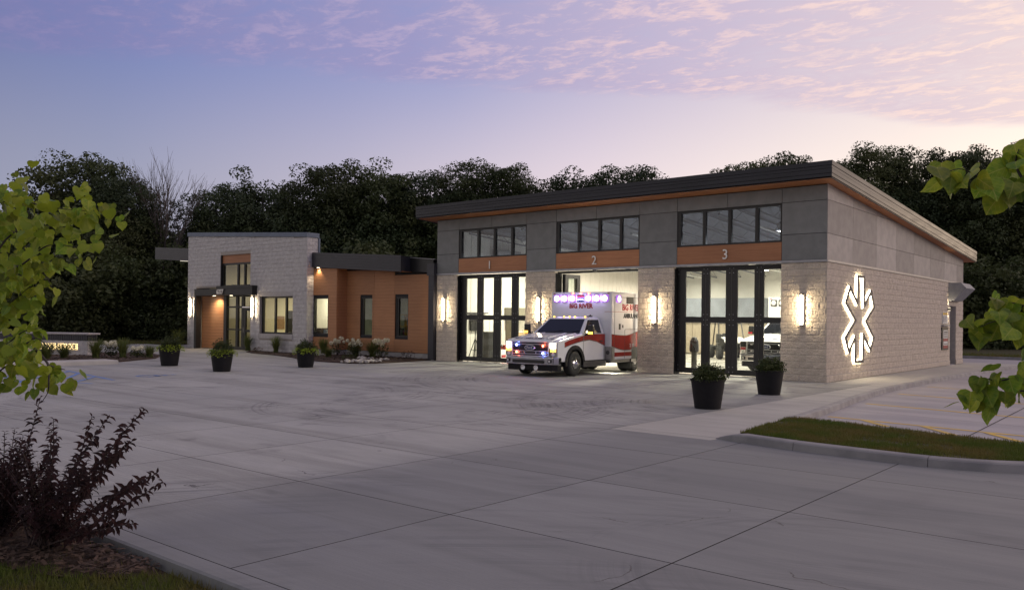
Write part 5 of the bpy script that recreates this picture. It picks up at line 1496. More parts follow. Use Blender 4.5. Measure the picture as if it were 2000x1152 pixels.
# things by the left wall of bay one
t = thing('tripod', 'black work-light tripod standing behind the first door', 'tripod', (-15.6, 1.35, .004))
b = MB()
for k in range(3):
    a = R(120 * k + 20); b.tube([(0, 0, .95), (.42 * math.cos(a), .42 * math.sin(a), .0)], .02, 6); b.tube([(0, 0, .45), (.22 * math.cos(a), .22 * math.sin(a), .48)], .012, 5)
b.build('leg', MT['black'], t)
b = MB(); b.tube([(0, 0, .4), (0, 0, 1.75)], .018, 8); b.build('pole', MT['black'], t)
b = MB(); b.box(-.18, .18, -.05, .05, 1.7, 1.82); b.build('lamp_head', MT['black'], t)
t = thing('storage_locker', 'tall black locker against the white wall in bay one', 'locker', (-15.8, 2.45, .004))
b = MB(); b.box(-.25, .25, -.3, .3, 0, 1.25); b.build('cabinet', MT['darkgrey'], t)
b = MB(); b.box(.252, .262, -.28, -.005, .03, 1.22); b.box(.252, .262, .005, .28, .03, 1.22); b.build('door', MT['black'], t)
t = thing('supply_box', 'small white and red supply box on the floor of bay one', 'box', (-15.55, 2.95, .004))
b = MB(); b.box(-.22, .22, -.22, .22, 0, .45); b.build('carton', MT['white_metal'], t); b = MB(); b.box(.221, .225, -.15, .15, .1, .22); b.build('print', MT['red_print'], t)
b = MB(); b.tube([(0, 0, .45), (.02, 0, .6), (.1, 0, .65), (.16, 0, .58)], .03, 8); b.build('pump_handle', MT['black'], t)
t = thing('tool_crate', 'red open tool crate under the tan cabinet in bay one', 'crate', (-15.6, 3.55, .004))
b = MB(); b.box(-.3, .3, -.4, .4, 0, .05); b.box(-.3, -.27, -.4, .4, .05, .6); b.box(.27, .3, -.4, .4, .05, .6); b.box(-.27, .27, -.4, -.37, .05, .6); b.box(-.27, .27, .37, .4, .05, .6); b.build('bin', surf('red_crate', (.45, .04, .03), None, 4, .5), t)
b = MB(); b.box(-.29, .29, -.36, .36, .6, .64); b.build('lid', surf('red_lid', (.38, .03, .02), None, 4, .5), t)
t = thing('tan_cabinet', 'tan wooden cabinet standing against the wall of bay one', 'cabinet', (-15.8, 4.85, .004))
b = MB(); b.box(-.3, .3, -.7, .7, 0, 1.2); b.build('carcass', surf('tan_board', (.42, .30, .16), None, 3, .6), t)
b = MB(); b.box(.302, .32, -.68, -.01, .05, 1.15); b.box(.302, .32, .01, .68, .05, 1.15); b.build('door', surf('tan_door', (.47, .34, .19), None, 3, .6), t)

# ================================================================== monument sign
S = thing('monument_sign', 'low block monument sign with back-lit ambulance service lettering', 'sign', (-29.6, -9.8, .05), R(24))
b = MB(); b.box(-4.2, 1.25, -.28, .28, 0, .62); b.build('block_base', MT['wing_block'], S)
items = []
b = MB()
for c in range(3):
    for k in range(14):
        x0 = -4.2 + k * .4064 - (.2 if c % 2 else 0); x1 = x0 + .396
        x0, x1 = max(x0, -4.2), min(x1, 1.25)
        if x1 - x0 < .05: continue
        b.box(x0, x1, -.295 - random.uniform(0, .012), -.281, .005 + c * .2033, .195 + c * .2033)
        if k < 2: b.box(1.251, 1.265 + random.uniform(0, .01), -.28 + k * .29, -.01 + k * .28, .005 + c * .2033, .195 + c * .2033)
b.build('block_face', MT['wing_block'], S)['kind'] = 'stuff'
b = MB(); b.box(-4.22, 1.27, -.27, .27, .623, .88); sb = b.build('siding_core', MT['joint'], S)
b = MB()
for k in range(46): b.box(-4.2 + k * .119, -4.2 + k * .119 + .1, -.30, -.271, .628, .878)
for k in range(5): b.box(1.271, 1.29, -.27 + k * .11, -.18 + k * .11, .628, .878)
b.build('siding_board', MT['fascia_rake'], S)['kind'] = 'stuff'
b = MB(); b.box(-4.3, 1.36, -.36, .36, .885, .96); b.build('cap', MT['smooth_block'], S, bevel=.015)
me = text_mesh('AMBULANCE SERVICE', .30, .012, .006)
o = link('lettering', me, MT['star_face'], S, loc=(-.70, -.345, .35), rot=(math.pi / 2, 0, 0))
me = text_mesh('AMBULANCE SERVICE', .30, .004, .018)
o = link('letter_glow', me, emit('sign_glow', (1, .72, .30), 3.0), S, loc=(-.70, -.318, .35), rot=(math.pi / 2, 0, 0))
b = MB(); b.box(-6.6, -4.25, .1, .6, 0, .70); b.box(-6.68, -4.22, .05, .65, .70, .77); b.build('side_wall', MT['smooth_block'], S)

# ================================================================== planters
def planter(x, y, sc, label, lime, plant_label, seed):
    t = thing('planter', label, 'planter', (x, y, .002), 0, 'round tapered black planters on the paving')
    b = MB(); b.lathe([(.0, 0), (.255, 0), (.268, .01), (.348, .575), (.364, .58), (.364, .605), (.340, .607), (.33, .57), (.325, .53), (0, .53)], n=40)
    o = b.build('pot', MT['blackmatt'], t, smooth=True); t.scale = (sc, sc, sc)
    e = o.modifiers.new('e', 'EDGE_SPLIT'); e.split_angle = R(40)
    b = MB(); b.lathe([(0, .535), (.326, .535)], n=24); b.build('soil', MT['mulch'], t)
    r = random.Random(seed)
    p = thing('shrub', plant_label, 'shrub', (x, y, .55 * sc), r.uniform(0, 6), 'shrubs in the black planters')
    n = 2800 if not lime else 1900; V = np.zeros((n, 4, 3))
    for i in range(n):
        a = r.uniform(0, 6.28); e = math.acos(r.uniform(-.2, 1)); rr = .33 * (1 + .22 * math.sin(3 * a + seed) + .15 * math.sin(5 * e * 2 + a)) * r.uniform(.55, 1.05)
        c = Vector((rr * math.cos(a) * math.sin(e) * 1.0, rr * math.sin(a) * math.sin(e) * 1.0, .10 + rr * math.cos(e) * (1.0 if lime else .72))) * sc
        d = Vector((r.gauss(0, 1), r.gauss(0, 1), r.gauss(.3, 1))).normalized(); u = d.orthogonal().normalized(); w = d.cross(u); s = r.uniform(.016, .034) * sc
        for j, q in enumerate((c - u * s, c - w * s * .55, c + u * s, c + w * s * .55)): V[i, j] = q
    f = link('foliage', quads_mesh('foliage', V), MT['boxwood'], p); f['kind'] = 'stuff'
    b = MB()
    for k in range(9):
        a = r.uniform(0, 6.28); q = r.uniform(.12, .3)
        b.tube([(0, 0, -.02), (q * .5 * math.cos(a), q * .5 * math.sin(a), .2), (q * math.cos(a), q * math.sin(a), .38 * r.uniform(.6, 1.25))], [.012, .008, .004], 5)
    b.build('stem', MT['bark'], p)
    # trailing rim plants
    q = thing('trailing_vine', plant_label.split(' shrub')[0] + (' bright lime vine' if lime else ' low green vine') + ' spilling over the rim', 'vine', (x, y, .56 * sc), 0, 'vines trailing over the planter rims')
    n = 620 if lime else 420; V = np.zeros((n, 6, 3))
    for i in range(n):
        a = r.uniform(0, 6.28)
        if lime and r.random() < .3: a = r.choice((-2.4, -.6, .9)) + r.gauss(0, .25)
        rr = r.uniform(.22, .46 if lime else .38); h = r.uniform(.0, .15 if lime else .07) - max(0, rr - .37) * (1.3 if lime else .5)
        c = Vector((rr * math.cos(a), rr * math.sin(a), h)) * sc; s = r.uniform(.028, .055) * sc * (1 if lime else .65)
        out = Vector((math.cos(a), math.sin(a), r.uniform(-.8, .5))).normalized(); sd_ = Vector((-math.sin(a), math.cos(a), r.uniform(-.4, .4))).normalized()
        for j, (uu, vv) in enumerate(((0, 0), (.35, .55), (.7, .4), (1.4, 0), (.7, -.4), (.35, -.55))): V[i, j] = c + out * s * uu + sd_ * s * vv
    f = link('foliage', quads_mesh('foliage', V, 6), MT['lime'] if lime else MT['boxwood'], q); f['kind'] = 'stuff'
planter(-19.9, -10.27, 1.06, 'black planter farthest left, in front of the wood entrance panel', True, 'Farthest left planter shrub, dark green and rounded', 1)
planter(-15.95, -10.56, 1.02, 'black planter second from left, in front of the glazed entrance door', True, 'Second planter shrub, dark green and upright', 2)
planter(-16.14, -7.11, .99, 'black planter in front of the right edge of the block tower', True, 'Tower corner planter shrub, dark green and bushy', 3)
planter(.86, -9.47, 1.0, 'large black planter nearest the camera on the right, before bay three', False, 'Nearest right planter shrub, dark and spreading', 4)
planter(.42, -5.25, 1.0, 'black planter closer to the corner pier of bay three', False, 'Corner pier planter shrub, dark and dense', 5)

# ================================================================== vegetation
VR = random.Random(21)
def heart_leaf(seed, droop):
    """heart-shaped leaf: stalk at origin, blade along +x, folded along the midrib"""
    r = random.Random(seed); b = MB()
    half = [(0.0, .0), (-.10, .24), (-.05, .46), (.14, .58), (.38, .57), (.62, .43), (.82, .22), (1.0, .0)]
    mid = [0.0, .0, .06, .18, .36, .58, .80, 1.0]
    def z(x, y): return -droop * x * x - .25 * y * y + abs(y) * .18 + .03 * math.sin(7 * x + seed)
    M_ = [b.v((m, 0, z(m, 0))) for m in mid]
    for s in (-1, 1):
        E = [None] + [b.v((x + r.uniform(-.02, .02), s * y, z(x, y))) for x, y in half[1:-1]] + [None]
        for i in range(1, 7):
            a, c = M_[i], M_[i + 1]
            e0 = E[i]; e1 = E[i + 1]
            if i == 1: b.bm.faces.new((M_[0], E[1], E[2], M_[2]) if s > 0 else (M_[0], M_[2], E[2], E[1])) if True else None
            elif e1 is None: b.bm.faces.new((a, e0, c) if s > 0 else (a, c, e0))
            else: b.bm.faces.new((a, e0, e1, c) if s > 0 else (a, c, e1, e0))
    for v in list(b.bm.verts):
        if not v.link_faces: b.bm.verts.remove(v)
    me = bpy.data.meshes.new('leaf'); b.bm.to_mesh(me); b.bm.free()
    me.polygons.foreach_set('use_smooth', [True] * len(me.polygons)); me.materials.append(MT['redbud'])
    return me
LEAVES = [heart_leaf(i, .10 + .12 * i) for i in range(6)]
def basis(d, n):
    d = d.normalized(); n = (n - d * n.dot(d)).normalized(); s = n.cross(d)
    return Matrix((d, s, n)).transposed()
LEFT = {'top': [(2.61, -23.8, 1.97), (2.95, -23.65, 2.38), (3.37, -23.56, 2.48), (3.64, -23.47, 2.43), (3.88, -23.39, 2.4), (4.17, -23.28, 2.38)], 'top2': [(2.95, -23.65, 2.38), (2.98, -23.49, 2.57), (2.97, -23.37, 2.66)], 'mid': [(2.5, -23.76, 1.7), (3.0, -23.6, 1.97), (3.42, -23.52, 2.09), (3.64, -23.46, 2.2), (3.86, -23.41, 2.19), (4.06, -23.37, 2.14)], 'mid2': [(3.0, -23.6, 1.97), (2.84, -23.35, 2.03), (2.86, -23.2, 2.09), (2.92, -23.15, 1.98)], 'midup': [(3.0, -23.6, 1.97), (3.01, -23.47, 2.26), (3.03, -23.32, 2.37), (3.26, -23.26, 2.32)], 'stem': [(2.38, -23.73, 1.3), (2.78, -23.53, 1.71), (3.04, -23.44, 1.87), (3.35, -23.44, 1.97)], 'low': [(2.74, -23.82, 1.2), (3.28, -23.63, 1.53), (3.53, -23.55, 1.69), (3.73, -23.52, 1.72)], 'low2': [(3.28, -23.63, 1.53), (3.5, -23.57, 1.57), (3.6, -23.5, 1.66), (3.78, -23.47, 1.58)], 'low3': [(2.97, -23.88, 1.16), (3.37, -23.69, 1.4), (3.61, -23.61, 1.53), (3.68, -23.55, 1.54)], 'drop': [(3.7, -23.54, 1.6), (3.86, -23.53, 1.52), (3.98, -23.57, 1.43), (3.97, -23.57, 1.37), (3.95, -23.59, 1.32)], 'drop2': [(3.86, -23.53, 1.51), (3.9, -23.5, 1.5), (3.94, -23.47, 1.49)], 'far': [(1.79, -23.58, 1.84), (2.12, -23.3, 2.21), (2.26, -23.18, 2.4), (2.38, -23.08, 2.22)], 'far2': [(1.55, -23.51, 1.46), (2.13, -23.29, 1.77), (2.32, -23.13, 1.85), (2.45, -23.02, 1.76)], 'lowl': [(3.45, -24.01, 1.32), (3.68, -23.81, 1.35), (3.78, -23.73, 1.43)]}
RIGHT = {'top': [(8.57, -21.04, 2.48), (8.4, -21.18, 2.44), (8.27, -21.29, 2.41), (8.15, -21.39, 2.42), (8.06, -21.46, 2.47), (8.0, -21.51, 2.45)], 'topup': [(8.27, -21.29, 2.41), (8.22, -21.2, 2.51), (8.23, -21.19, 2.58)], 'mid': [(8.58, -20.51, 1.89), (8.37, -20.68, 1.84), (8.2, -20.82, 1.79), (8.11, -20.9, 1.82), (8.04, -20.95, 1.79)], 'mid2': [(8.37, -20.68, 1.84), (8.2, -20.69, 1.89), (8.13, -20.75, 1.91), (8.08, -20.79, 1.9)], 'low': [(8.56, -20.25, 1.54), (8.33, -20.45, 1.48), (8.16, -20.59, 1.47), (8.05, -20.68, 1.43), (7.94, -20.77, 1.44)], 'low2': [(8.33, -20.45, 1.48), (8.19, -20.57, 1.54), (8.07, -20.67, 1.52), (8.03, -20.7, 1.53)], 'lowm': [(8.59, -20.63, 1.77), (8.37, -20.81, 1.69), (8.24, -20.92, 1.67)]}
def smooth_path(P, k=6):
    P = [Vector(p) for p in P]; out = []
    for i in range(len(P) - 1):
        p0 = P[max(0, i - 1)]; p1 = P[i]; p2 = P[i + 1]; p3 = P[min(len(P) - 1, i + 2)]
        for j in range(k):
            t = j / k; t2 = t * t; t3 = t2 * t
            out.append(.5 * ((2 * p1) + (p2 - p0) * t + (2 * p0 - 5 * p1 + 4 * p2 - p3) * t2 + (3 * p1 - p0 - 3 * p2 + p3) * t3))
    out.append(P[-1]); return out
def leafy_tree(label, base, branches, trunk_pts, leaf_size, step, seed, skip=(), maxleaf=298, jit=.05, extra_n=430):
    r = random.Random(seed)
    t = thing('young_tree', label, 'tree', base, 0)
    B0 = Vector(base)
    b = MB(); b.tube([Vector(p) - B0 for p in trunk_pts], [.045 - .006 * i for i in range(len(trunk_pts))], 8); b.build('trunk', MT['redbud_twig'], t, smooth=True)
    spots = []
    for name, pts in branches.items():
        P = smooth_path(pts)
        n = len(P); b = MB()
        b.tube([p - B0 for p in P], [max(.0022, .009 * (1 - i / n)) for i in range(n)], 6); b.build('branch', MT['redbud_twig'], t, smooth=True)
        side = 1
        for i in range(1, n):
            seg = (P[i] - P[i - 1]).length; m = max(1, int(seg / step + r.random()))
            for q in range(m):
                side = -side; spots.append((P[i - 1].lerp(P[i], (q + r.random()) / m), (P[i] - P[max(0, i - 2)]).normalized(), side, i / n))
        spots.append((P[-1], (P[-1] - P[-2]).normalized(), 1, 1.0)); spots.append((P[-1], (P[-1] - P[-2]).normalized(), -1, 1.0))
    spots = [s for s in spots if in_view(*s[0], pad=45)]
    r.shuffle(spots)
    extra = []
    for k, (p, d, side, f) in enumerate(spots):
        if k >= maxleaf + extra_n: break
        lat = d.cross(Vector((0, 0, 1))).normalized() * side
        jj = jit if k < maxleaf else jit * 1.5
        pos = p + Vector((r.gauss(0, jj), r.gauss(0, jj), r.gauss(0, jj * .8)))
        view = (CAM - pos).normalized()
        dr = (lat * r.uniform(.2, .9) + d * r.uniform(-.1, .6) + Vector((0, 0, -r.uniform(.2, 1.3)))).normalized()
        nn = (Vector((0, 0, 1)) * r.uniform(.1, .9) + view * r.uniform(.0, .9) + Vector((r.gauss(0, .35), r.gauss(0, .35), 0)))
        dv = pos - CAM; dp = dv.dot(cF); uu = 1000 + 1629.8 * dv.dot(cR) / dp; vv = 618.5 - 1629.8 * dv.dot(cU) / dp
        if 84 < uu < 300 and 618 < vv < 712 or 120 < uu < 300 and 520 < vv < 720 or (uu < 400 and vv > 772): continue     # an open gap between the boughs
        s = leaf_size * r.uniform(.68, 1.18)
        m4 = Matrix.Translation(pos - B0) @ basis(dr, nn).to_4x4() @ Matrix.Diagonal((s, s, s, 1))
        if k < maxleaf:
            o = link('leaf', LEAVES[r.randrange(6)], None, t); o.matrix_local = m4
        else:
            me = LEAVES[r.randrange(6)]
            for f_ in me.polygons:
                q = [tuple(m4 @ me.vertices[i].co) for i in f_.vertices]
                if len(q) == 3: q.append(q[2])
                extra.append(q)
    if extra:
        f = link('foliage', quads_mesh('foliage', np.array(extra)), MT['redbud'], t); f['kind'] = 'stuff'
    return t
leafy_tree('young tree with heart-shaped yellow-green leaves at the left edge, near the camera', (1.6, -24.2, -.09), LEFT,
           [(1.6, -24.2, -.09), (1.7, -24.1, .8), (2.0, -23.9, 1.3), (2.3, -23.8, 1.75)], .062, .0042, 5, jit=.066)
leafy_tree('young tree whose few yellow-green leafy branches reach in from the right edge', (9.5, -19.7, -.0), RIGHT,
           [(9.5, -19.7, .0), (9.3, -19.9, .9), (8.9, -20.2, 1.5), (8.6, -20.6, 2.2)], 0.086, .026, 8, jit=.036, maxleaf=150, extra_n=0)

# purple shrubs: arching stems with paired leaves
def purple_leaf(seed):
    r = random.Random(seed); b = MB()
    pts = [(0, 0, 0), (.28, .20, .07), (.6, .19, .04), (1.0, 0, -.24), (.6, -.19, .04), (.28, -.20, .07)]
    b.face([pts[0], pts[1], pts[2], (.5, 0, -.02)]); b.face([(.5, 0, -.02), pts[2], pts[3]]); b.face([pts[0], (.5, 0, -.02), pts[4], pts[5]]); b.face([(.5, 0, -.02), pts[3], pts[4]])
    bmesh.ops.remove_doubles(b.bm, verts=b.bm.verts[:], dist=.001)
    me = bpy.data.meshes.new('leaf'); b.bm.to_mesh(me); b.bm.free(); me.materials.append(MT['ninebark']); return me
PL = [purple_leaf(i) for i in range(3)]
def purple_shrub(label, base, tips, filler, seed):
    r = random.Random(seed); t = thing('purple_shrub', label, 'shrub', base, 0, 'dark purple shrubs in the near mulch'); B0 = Vector(base)
    stems = []
    for tip in tips:
        T = Vector(tip); h = T.z - B0.z
        c = B0 + (T - B0) * .5 + Vector((r.gauss(0, .05), r.gauss(0, .05), h * r.uniform(-.02, .16)))
        stems.append((B0 + Vector((r.gauss(0, .05), r.gauss(0, .05), 0)), c, T, 1.0))
    for k in range(filler):
        a = r.uniform(0, 6.28); q = r.uniform(.08, .62); hh = r.uniform(.3, .92) * (1.05 - .5 * q)
        T = B0 + Vector((q * math.cos(a), q * math.sin(a) * .8, hh))
        stems.append((B0 + Vector((r.gauss(0, .05), r.gauss(0, .05), 0)), B0 + (T - B0) * .5 + Vector((0, 0, hh * .15)), T, .75))
    bs = MB(); allv = []; spots = []
    for (p0, p1, p2, sc) in stems:
        n = 16; P = [p0 * (1 - s) ** 2 + p1 * 2 * s * (1 - s) + p2 * s * s for s in [i / n for i in range(n + 1)]]
        bs.tube([p - B0 for p in P], [.0065 * (1 - .8 * i / n) + .001 for i in range(n + 1)], 5)
        L = sum((P[i + 1] - P[i]).length for i in range(n)); m = int(L / .038)
        for k in range(m):
            f = .18 + .82 * k / max(1, m - 1)
            if f < .3 and r.random() < .5: continue
            i = min(n - 1, int(f * n)); p = P[i].lerp(P[i + 1], f * n - i); d = (P[i + 1] - P[i]).normalized()
            ax = d.orthogonal().normalized(); ax.rotate(__import__('mathutils').Quaternion(d, k * 1.57 + r.gauss(0, .4)))
            for s_ in (1, -1):
                spots.append((p, (ax * s_ + d * r.uniform(.1, .9) + Vector((r.gauss(0, .2), r.gauss(0, .2), r.uniform(-.5, .15)))).normalized(), d, sc ** .5 * (.080 if f < .86 else .052) * r.uniform(.6, 1.15)))
    bs.build('stem', MT['ninebark_stem'], t, smooth=True)
    # the leaves showing largest (nearest the camera, clear of the heart of the shrub) are parts
    spots.sort(key=lambda s: (s[0] - CAM).length - .5 * (s[0] - B0).length)
    V = []
    for k, (p, dr, d, s) in enumerate(spots):
        m = Matrix.Translation(p - B0) @ basis(dr, d + Vector((0, 0, .6))).to_4x4() @ Matrix.Diagonal((s, s, s, 1))
        if k < 290:
            o = link('leaf', PL[k % 3], None, t); o.matrix_local = m
        else:
            for f in PL[k % 3].polygons:
                q = [m @ PL[k % 3].vertices[i].co for i in f.vertices]
                if len(q) == 3: q.append(q[2])
                V.append([tuple(c) for c in q])
    if V:
        f = link('foliage', quads_mesh('foliage', np.array(V)), MT['ninebark'], t); f['kind'] = 'stuff'
purple_shrub('dark purple shrub whose arching stems lean right over the concrete', (1.75, -22.72, -.07),
             [(2.56, -22.72, 1.05), (3.32, -22.7, 1.16), (3.18, -22.72, .93), (3.46, -22.68, .74), (3.1, -22.66, .34), (2.08, -22.8, 1.0), (2.9, -22.75, 1.08), (3.2, -22.5, .62), (2.3, -22.9, .95), (2.75, -22.85, .72)], 40, 3)
purple_shrub('dark purple shrub at the left with one tall upright stem', (1.12, -22.82, -.07),
             [(1.78, -22.78, 1.14), (1.22, -22.7, .78), (.74, -22.7, .52), (1.55, -22.9, .72), (1.3, -22.75, .62), (1.0, -22.9, .72), (.6, -22.9, .62), (1.65, -22.6, .80)], 46, 4)

# ornamental grasses, hydrangeas, small plants
def grass_clump(label, loc, h, spread, n, mat, seed, group, name='ornamental_grass'):
    r = random.Random(seed); V = np.zeros((n * 3, 4, 3))
    for i in range(n):
        a = r.uniform(0, 6.28); q = (.25 + .75 * r.random() ** .6) * spread * 1.35; hh = h * r.uniform(.45, 1.1) * (1 - .25 * q / spread / 1.35); w = r.uniform(.007, .014)
        base = Vector((r.gauss(0, .05), r.gauss(0, .05), 0)); tip = Vector((q * math.cos(a), q * math.sin(a), hh)); ctl = Vector((q * .38 * math.cos(a), q * .38 * math.sin(a), hh * .8))
        sd_ = Vector((-math.sin(a), math.cos(a), 0)) * w
        pts = [base.lerp(ctl, s).lerp(ctl.lerp(tip, s), s) for s in (0, .35, .7, 1.0)]
        for k in range(3):
            w0, w1 = 1 - k * .25, 1 - (k + 1) * .3
            for j, p in enumerate((pts[k] - sd_ * w0, pts[k] + sd_ * w0, pts[k + 1] + sd_ * w1, pts[k + 1] - sd_ * w1)): V[i * 3 + k, j] = p
    o = link(name, quads_mesh(name, V), mat, loc=loc); return tag(o, label, 'ornamental grass', group)
G1 = 'ornamental grasses in the bed along the entrance wing'; G2 = 'ornamental grasses by the monument sign'
for i, (x, y, h, s, lab) in enumerate([(-29.35, -1.05, .95, .28, 'tall grass clump below the wall light beside the entrance door'), (-26.7, -1.15, 1.0, .34, 'tall grass clump under the office window of the tower'),
        (-23.1, -1.0, .95, .32, 'grass clump in front of the projecting wood bay, behind the corner planter'), (-23.7, -1.9, .6, .3, 'short blue-green grass clump just right of the corner planter'),
        (-21.1, -.75, .95, .5, 'wide grass clump between two hydrangeas under the first narrow window'), (-19.95, -.7, .9, .46, 'wide grass clump between the two narrow windows of the wood wall'),
        (-21.2, -2.2, .5, .28, 'low grass clump near the pale river stones')]):
    grass_clump(lab, (x, y, .04), h, s, 330, MT['reed'], i, G1)
for i, (x, y, h, s, lab) in enumerate([(-35.9, -1.3, 1.15, .5, 'tall grass clump at the far left corner of the block tower'), (-26.0, -10.2, .95, .45, 'grass clump at the right end of the low monument sign'),
        (-26.2, -12.0, .8, .5, 'wide grass clump before the lettering of the monument sign'), (-25.8, -9.2, .95, .36, 'upright grass clump between two white flowering plants by the sign'),
        (-25.2, -8.35, .6, .3, 'small grass clump at the tip of the sign bed'), (-26.6, -11.2, .6, .4, 'low grass clump just left of the sign end clump')]):
    grass_clump(lab, (x, y, .05), h, s, 330, MT['reed'], 30 + i, G2)
def hydrangea(label, loc, h, heads, seed, spread=.32, cat='hydrangea', group='white hydrangeas by the wood wall'):
    r = random.Random(seed); t = thing('hydrangea', label, cat, loc, 0, group)
    n = 220; V = np.zeros((n, 4, 3))
    for i in range(n):
        a = r.uniform(0, 6.28); q = spread * r.random() ** .5; c = Vector((q * math.cos(a), q * math.sin(a), h * r.uniform(.15, .75)))
        d = Vector((r.gauss(0, 1), r.gauss(0, 1), 1.2)).normalized(); u = d.orthogonal().normalized(); w = d.cross(u); s = r.uniform(.03, .06)
        for j, p in enumerate((c - u * s, c - w * s * .5, c + u * s, c + w * s * .5)): V[i, j] = p
    f = link('foliage', quads_mesh('foliage', V), MT['boxwood'], t); f['kind'] = 'stuff'
    b = MB()
    for k in range(heads):
        a = 2.4 * k + r.uniform(-.3, .3); q = spread * math.sqrt((k + .5) / heads); c = Vector((q * math.cos(a), q * math.sin(a), h * r.uniform(.72, 1.05)))
        b.tube([(0, 0, 0), c * .6, c], .006, 4)
        m = 46; W_ = np.zeros((m, 4, 3)); R_ = r.uniform(.065, .10)
        for i in range(m):
            d = Vector((r.gauss(0, 1), r.gauss(0, 1), r.gauss(.15, 1))).normalized(); p0 = d * R_; u = d.orthogonal().normalized(); w = d.cross(u); s = .026
            for j, p in enumerate((p0 - u * s, p0 - w * s, p0 + u * s, p0 + w * s)): W_[i, j] = p + d * (.006 if j % 2 else -.004)
        link('flower_head', quads_mesh('flower_head', W_), MT['flower'], t, loc=c)
    b.build('stem', MT['bark'], t)
hydrangea('white hydrangea below the left edge of the first narrow window', (-22.0, -1.05, .04), .78, 11, 1, .36)
hydrangea('white hydrangea right of the first narrow window in the wood wall', (-20.65, -1.2, .04), .74, 10, 2, .34)
hydrangea('white hydrangea right of the second narrow window, near the downspout', (-18.75, -1.25, .04), .80, 13, 3, .34)
hydrangea('white flowering plant beside the end of the monument sign', (-26.1, -9.55, .05), .60, 9, 4, .24, group='white flowering plants by the sign')
hydrangea('white flowering plant near the tip of the sign bed', (-25.4, -8.8, .05), .42, 7, 5, .26, group='white flowering plants by the sign')
def low_plant(name, label, loc, h, sp, n, mat, seed, cat='shrub'):
    r = random.Random(seed); V = np.zeros((n, 4, 3))
    for i in range(n):
        a = r.uniform(0, 6.28); q = sp * r.random() ** .5; c = Vector((q * math.cos(a), q * math.sin(a), h * r.uniform(.05, 1) * (1 - .4 * q / sp)))
        d = Vector((r.gauss(0, 1), r.gauss(0, 1), 1)).normalized(); u = d.orthogonal().normalized(); w = d.cross(u); s = r.uniform(.02, .045)
        for j, p in enumerate((c - u * s, c - w * s * .5, c + u * s, c + w * s * .5)): V[i, j] = p
    o = link(name, quads_mesh(name, V), mat, loc=loc); return tag(o, label, cat)
low_plant('low_shrub', 'small purple-leaved shrub at the right end of the wood wall bed', (-17.75, -.6, .04), .45, .3, 160, MT['ninebark'], 1)
low_plant('low_shrub', 'small green mounding plant beside the pale river stones', (-18.9, -2.9, .04), .3, .35, 150, MT['boxwood'], 2)
low_plant('low_shrub', 'small orange-tinged plant between the two clumps under the office window', (-27.9, -1.4, .04), .28, .25, 120, surf('rust_leaf', (.20, .07, .02), (.08, .09, .03), 9, .7), 3)
low_plant('low_shrub', 'low dark plant between the corner planter and the wood bay', (-22.4, -1.8, .04), .28, .35, 150, MT['boxwood'], 4)
low_plant('low_shrub', 'low green plant in the sign bed next to the smaller flowers', (-25.5, -8.5, .05), .22, .28, 120, MT['boxwood'], 5)
# pale stones in the bed
bm = bmesh.new()
for i in range(70):
    r = VR
    if i < 42: x = -17.2 + r.gauss(0, .28); y = -3.7 + r.gauss(0, .38)
    elif i < 58: x = -18.6 + r.gauss(0, .5); y = -2.0 + r.gauss(0, .2)
    else: x = -22.4 + r.gauss(0, .4); y = -1.5 + r.gauss(0, .12)
    s = r.uniform(.05, .12)
    T = Matrix.Translation((x, y, .05 + s * .3)) @ Matrix.Rotation(r.uniform(0, 6), 4, 'Z') @ Matrix.Diagonal((s * r.uniform(.8, 1.4), s, s * r.uniform(.5, .8), 1))
    n0 = len(bm.verts); bmesh.ops.create_icosphere(bm, subdivisions=1, radius=1, matrix=T); bm.verts.ensure_lookup_table()
    for v in bm.verts[n0:]: v.co += Vector((r.gauss(0, .1), r.gauss(0, .1), r.gauss(0, .1))) * s
me = bpy.data.meshes.new('river_stones'); bm.to_mesh(me); bm.free()
tag(link('river_stones', me, MT['stone']), 'pale river stones spilling across the mulch bed', None, kind='stuff')

# ------------------------------------------------------------------ trees of the wood
def crown_mesh(seed, nclump, per, leaf, rx=1.0, rz=1.0, open_=.0):
    """unit crown about the origin (radius ~1), many leaf-sized faces in clumps"""
    r = np.random.default_rng(seed)
    C_ = []
    while len(C_) < nclump:
        p = r.normal(size=3); p /= np.linalg.norm(p); p *= r.uniform(.30, 1.0) ** .6
        lob = 1 + .13 * math.sin(3.1 * math.atan2(p[1], p[0]) + seed) + .10 * math.sin(5 * p[2] + seed * 2)
        p = p * lob * np.array([rx, rx, rz])
        if p[2] < -.75 * rz: continue
        C_.append(p)
    C_ = np.array(C_)
    cr = r.uniform(.16, .30, size=nclump)
    n = nclump * per
    ci = np.repeat(np.arange(nclump), per)
    d = r.normal(size=(n, 3)); d /= np.linalg.norm(d, axis=1)[:, None]
    rad = cr[ci] * r.uniform(.35, 1.0, size=n) ** .5
    P = C_[ci] + d * rad[:, None] * np.array([1.15, 1.15, .75])
    nn = r.normal(size=(n, 3)) * .55 + d * .8 + np.array([0, 0, .35]); nn /= np.linalg.norm(nn, axis=1)[:, None]
    a = np.cross(nn, r.normal(size=(n, 3))); a /= np.linalg.norm(a, axis=1)[:, None]; c = np.cross(nn, a)
    s = leaf * r.uniform(.6, 1.25, size=n)[:, None]
    V = np.stack([P - a * s, P - c * s * .6, P + a * s, P + c * s * .6], axis=1)
    return quads_mesh('crown', V)
CROWNS = [crown_mesh(11 + i, 120, 150, .031, 1.0, .95) for i in range(4)] + [crown_mesh(31, 66, 150, .032, 1.0, 1.0)]
MASS_CROWNS = [crown_mesh(51 + i, 60, 70, .055, 1.0, .95) for i in range(4)]
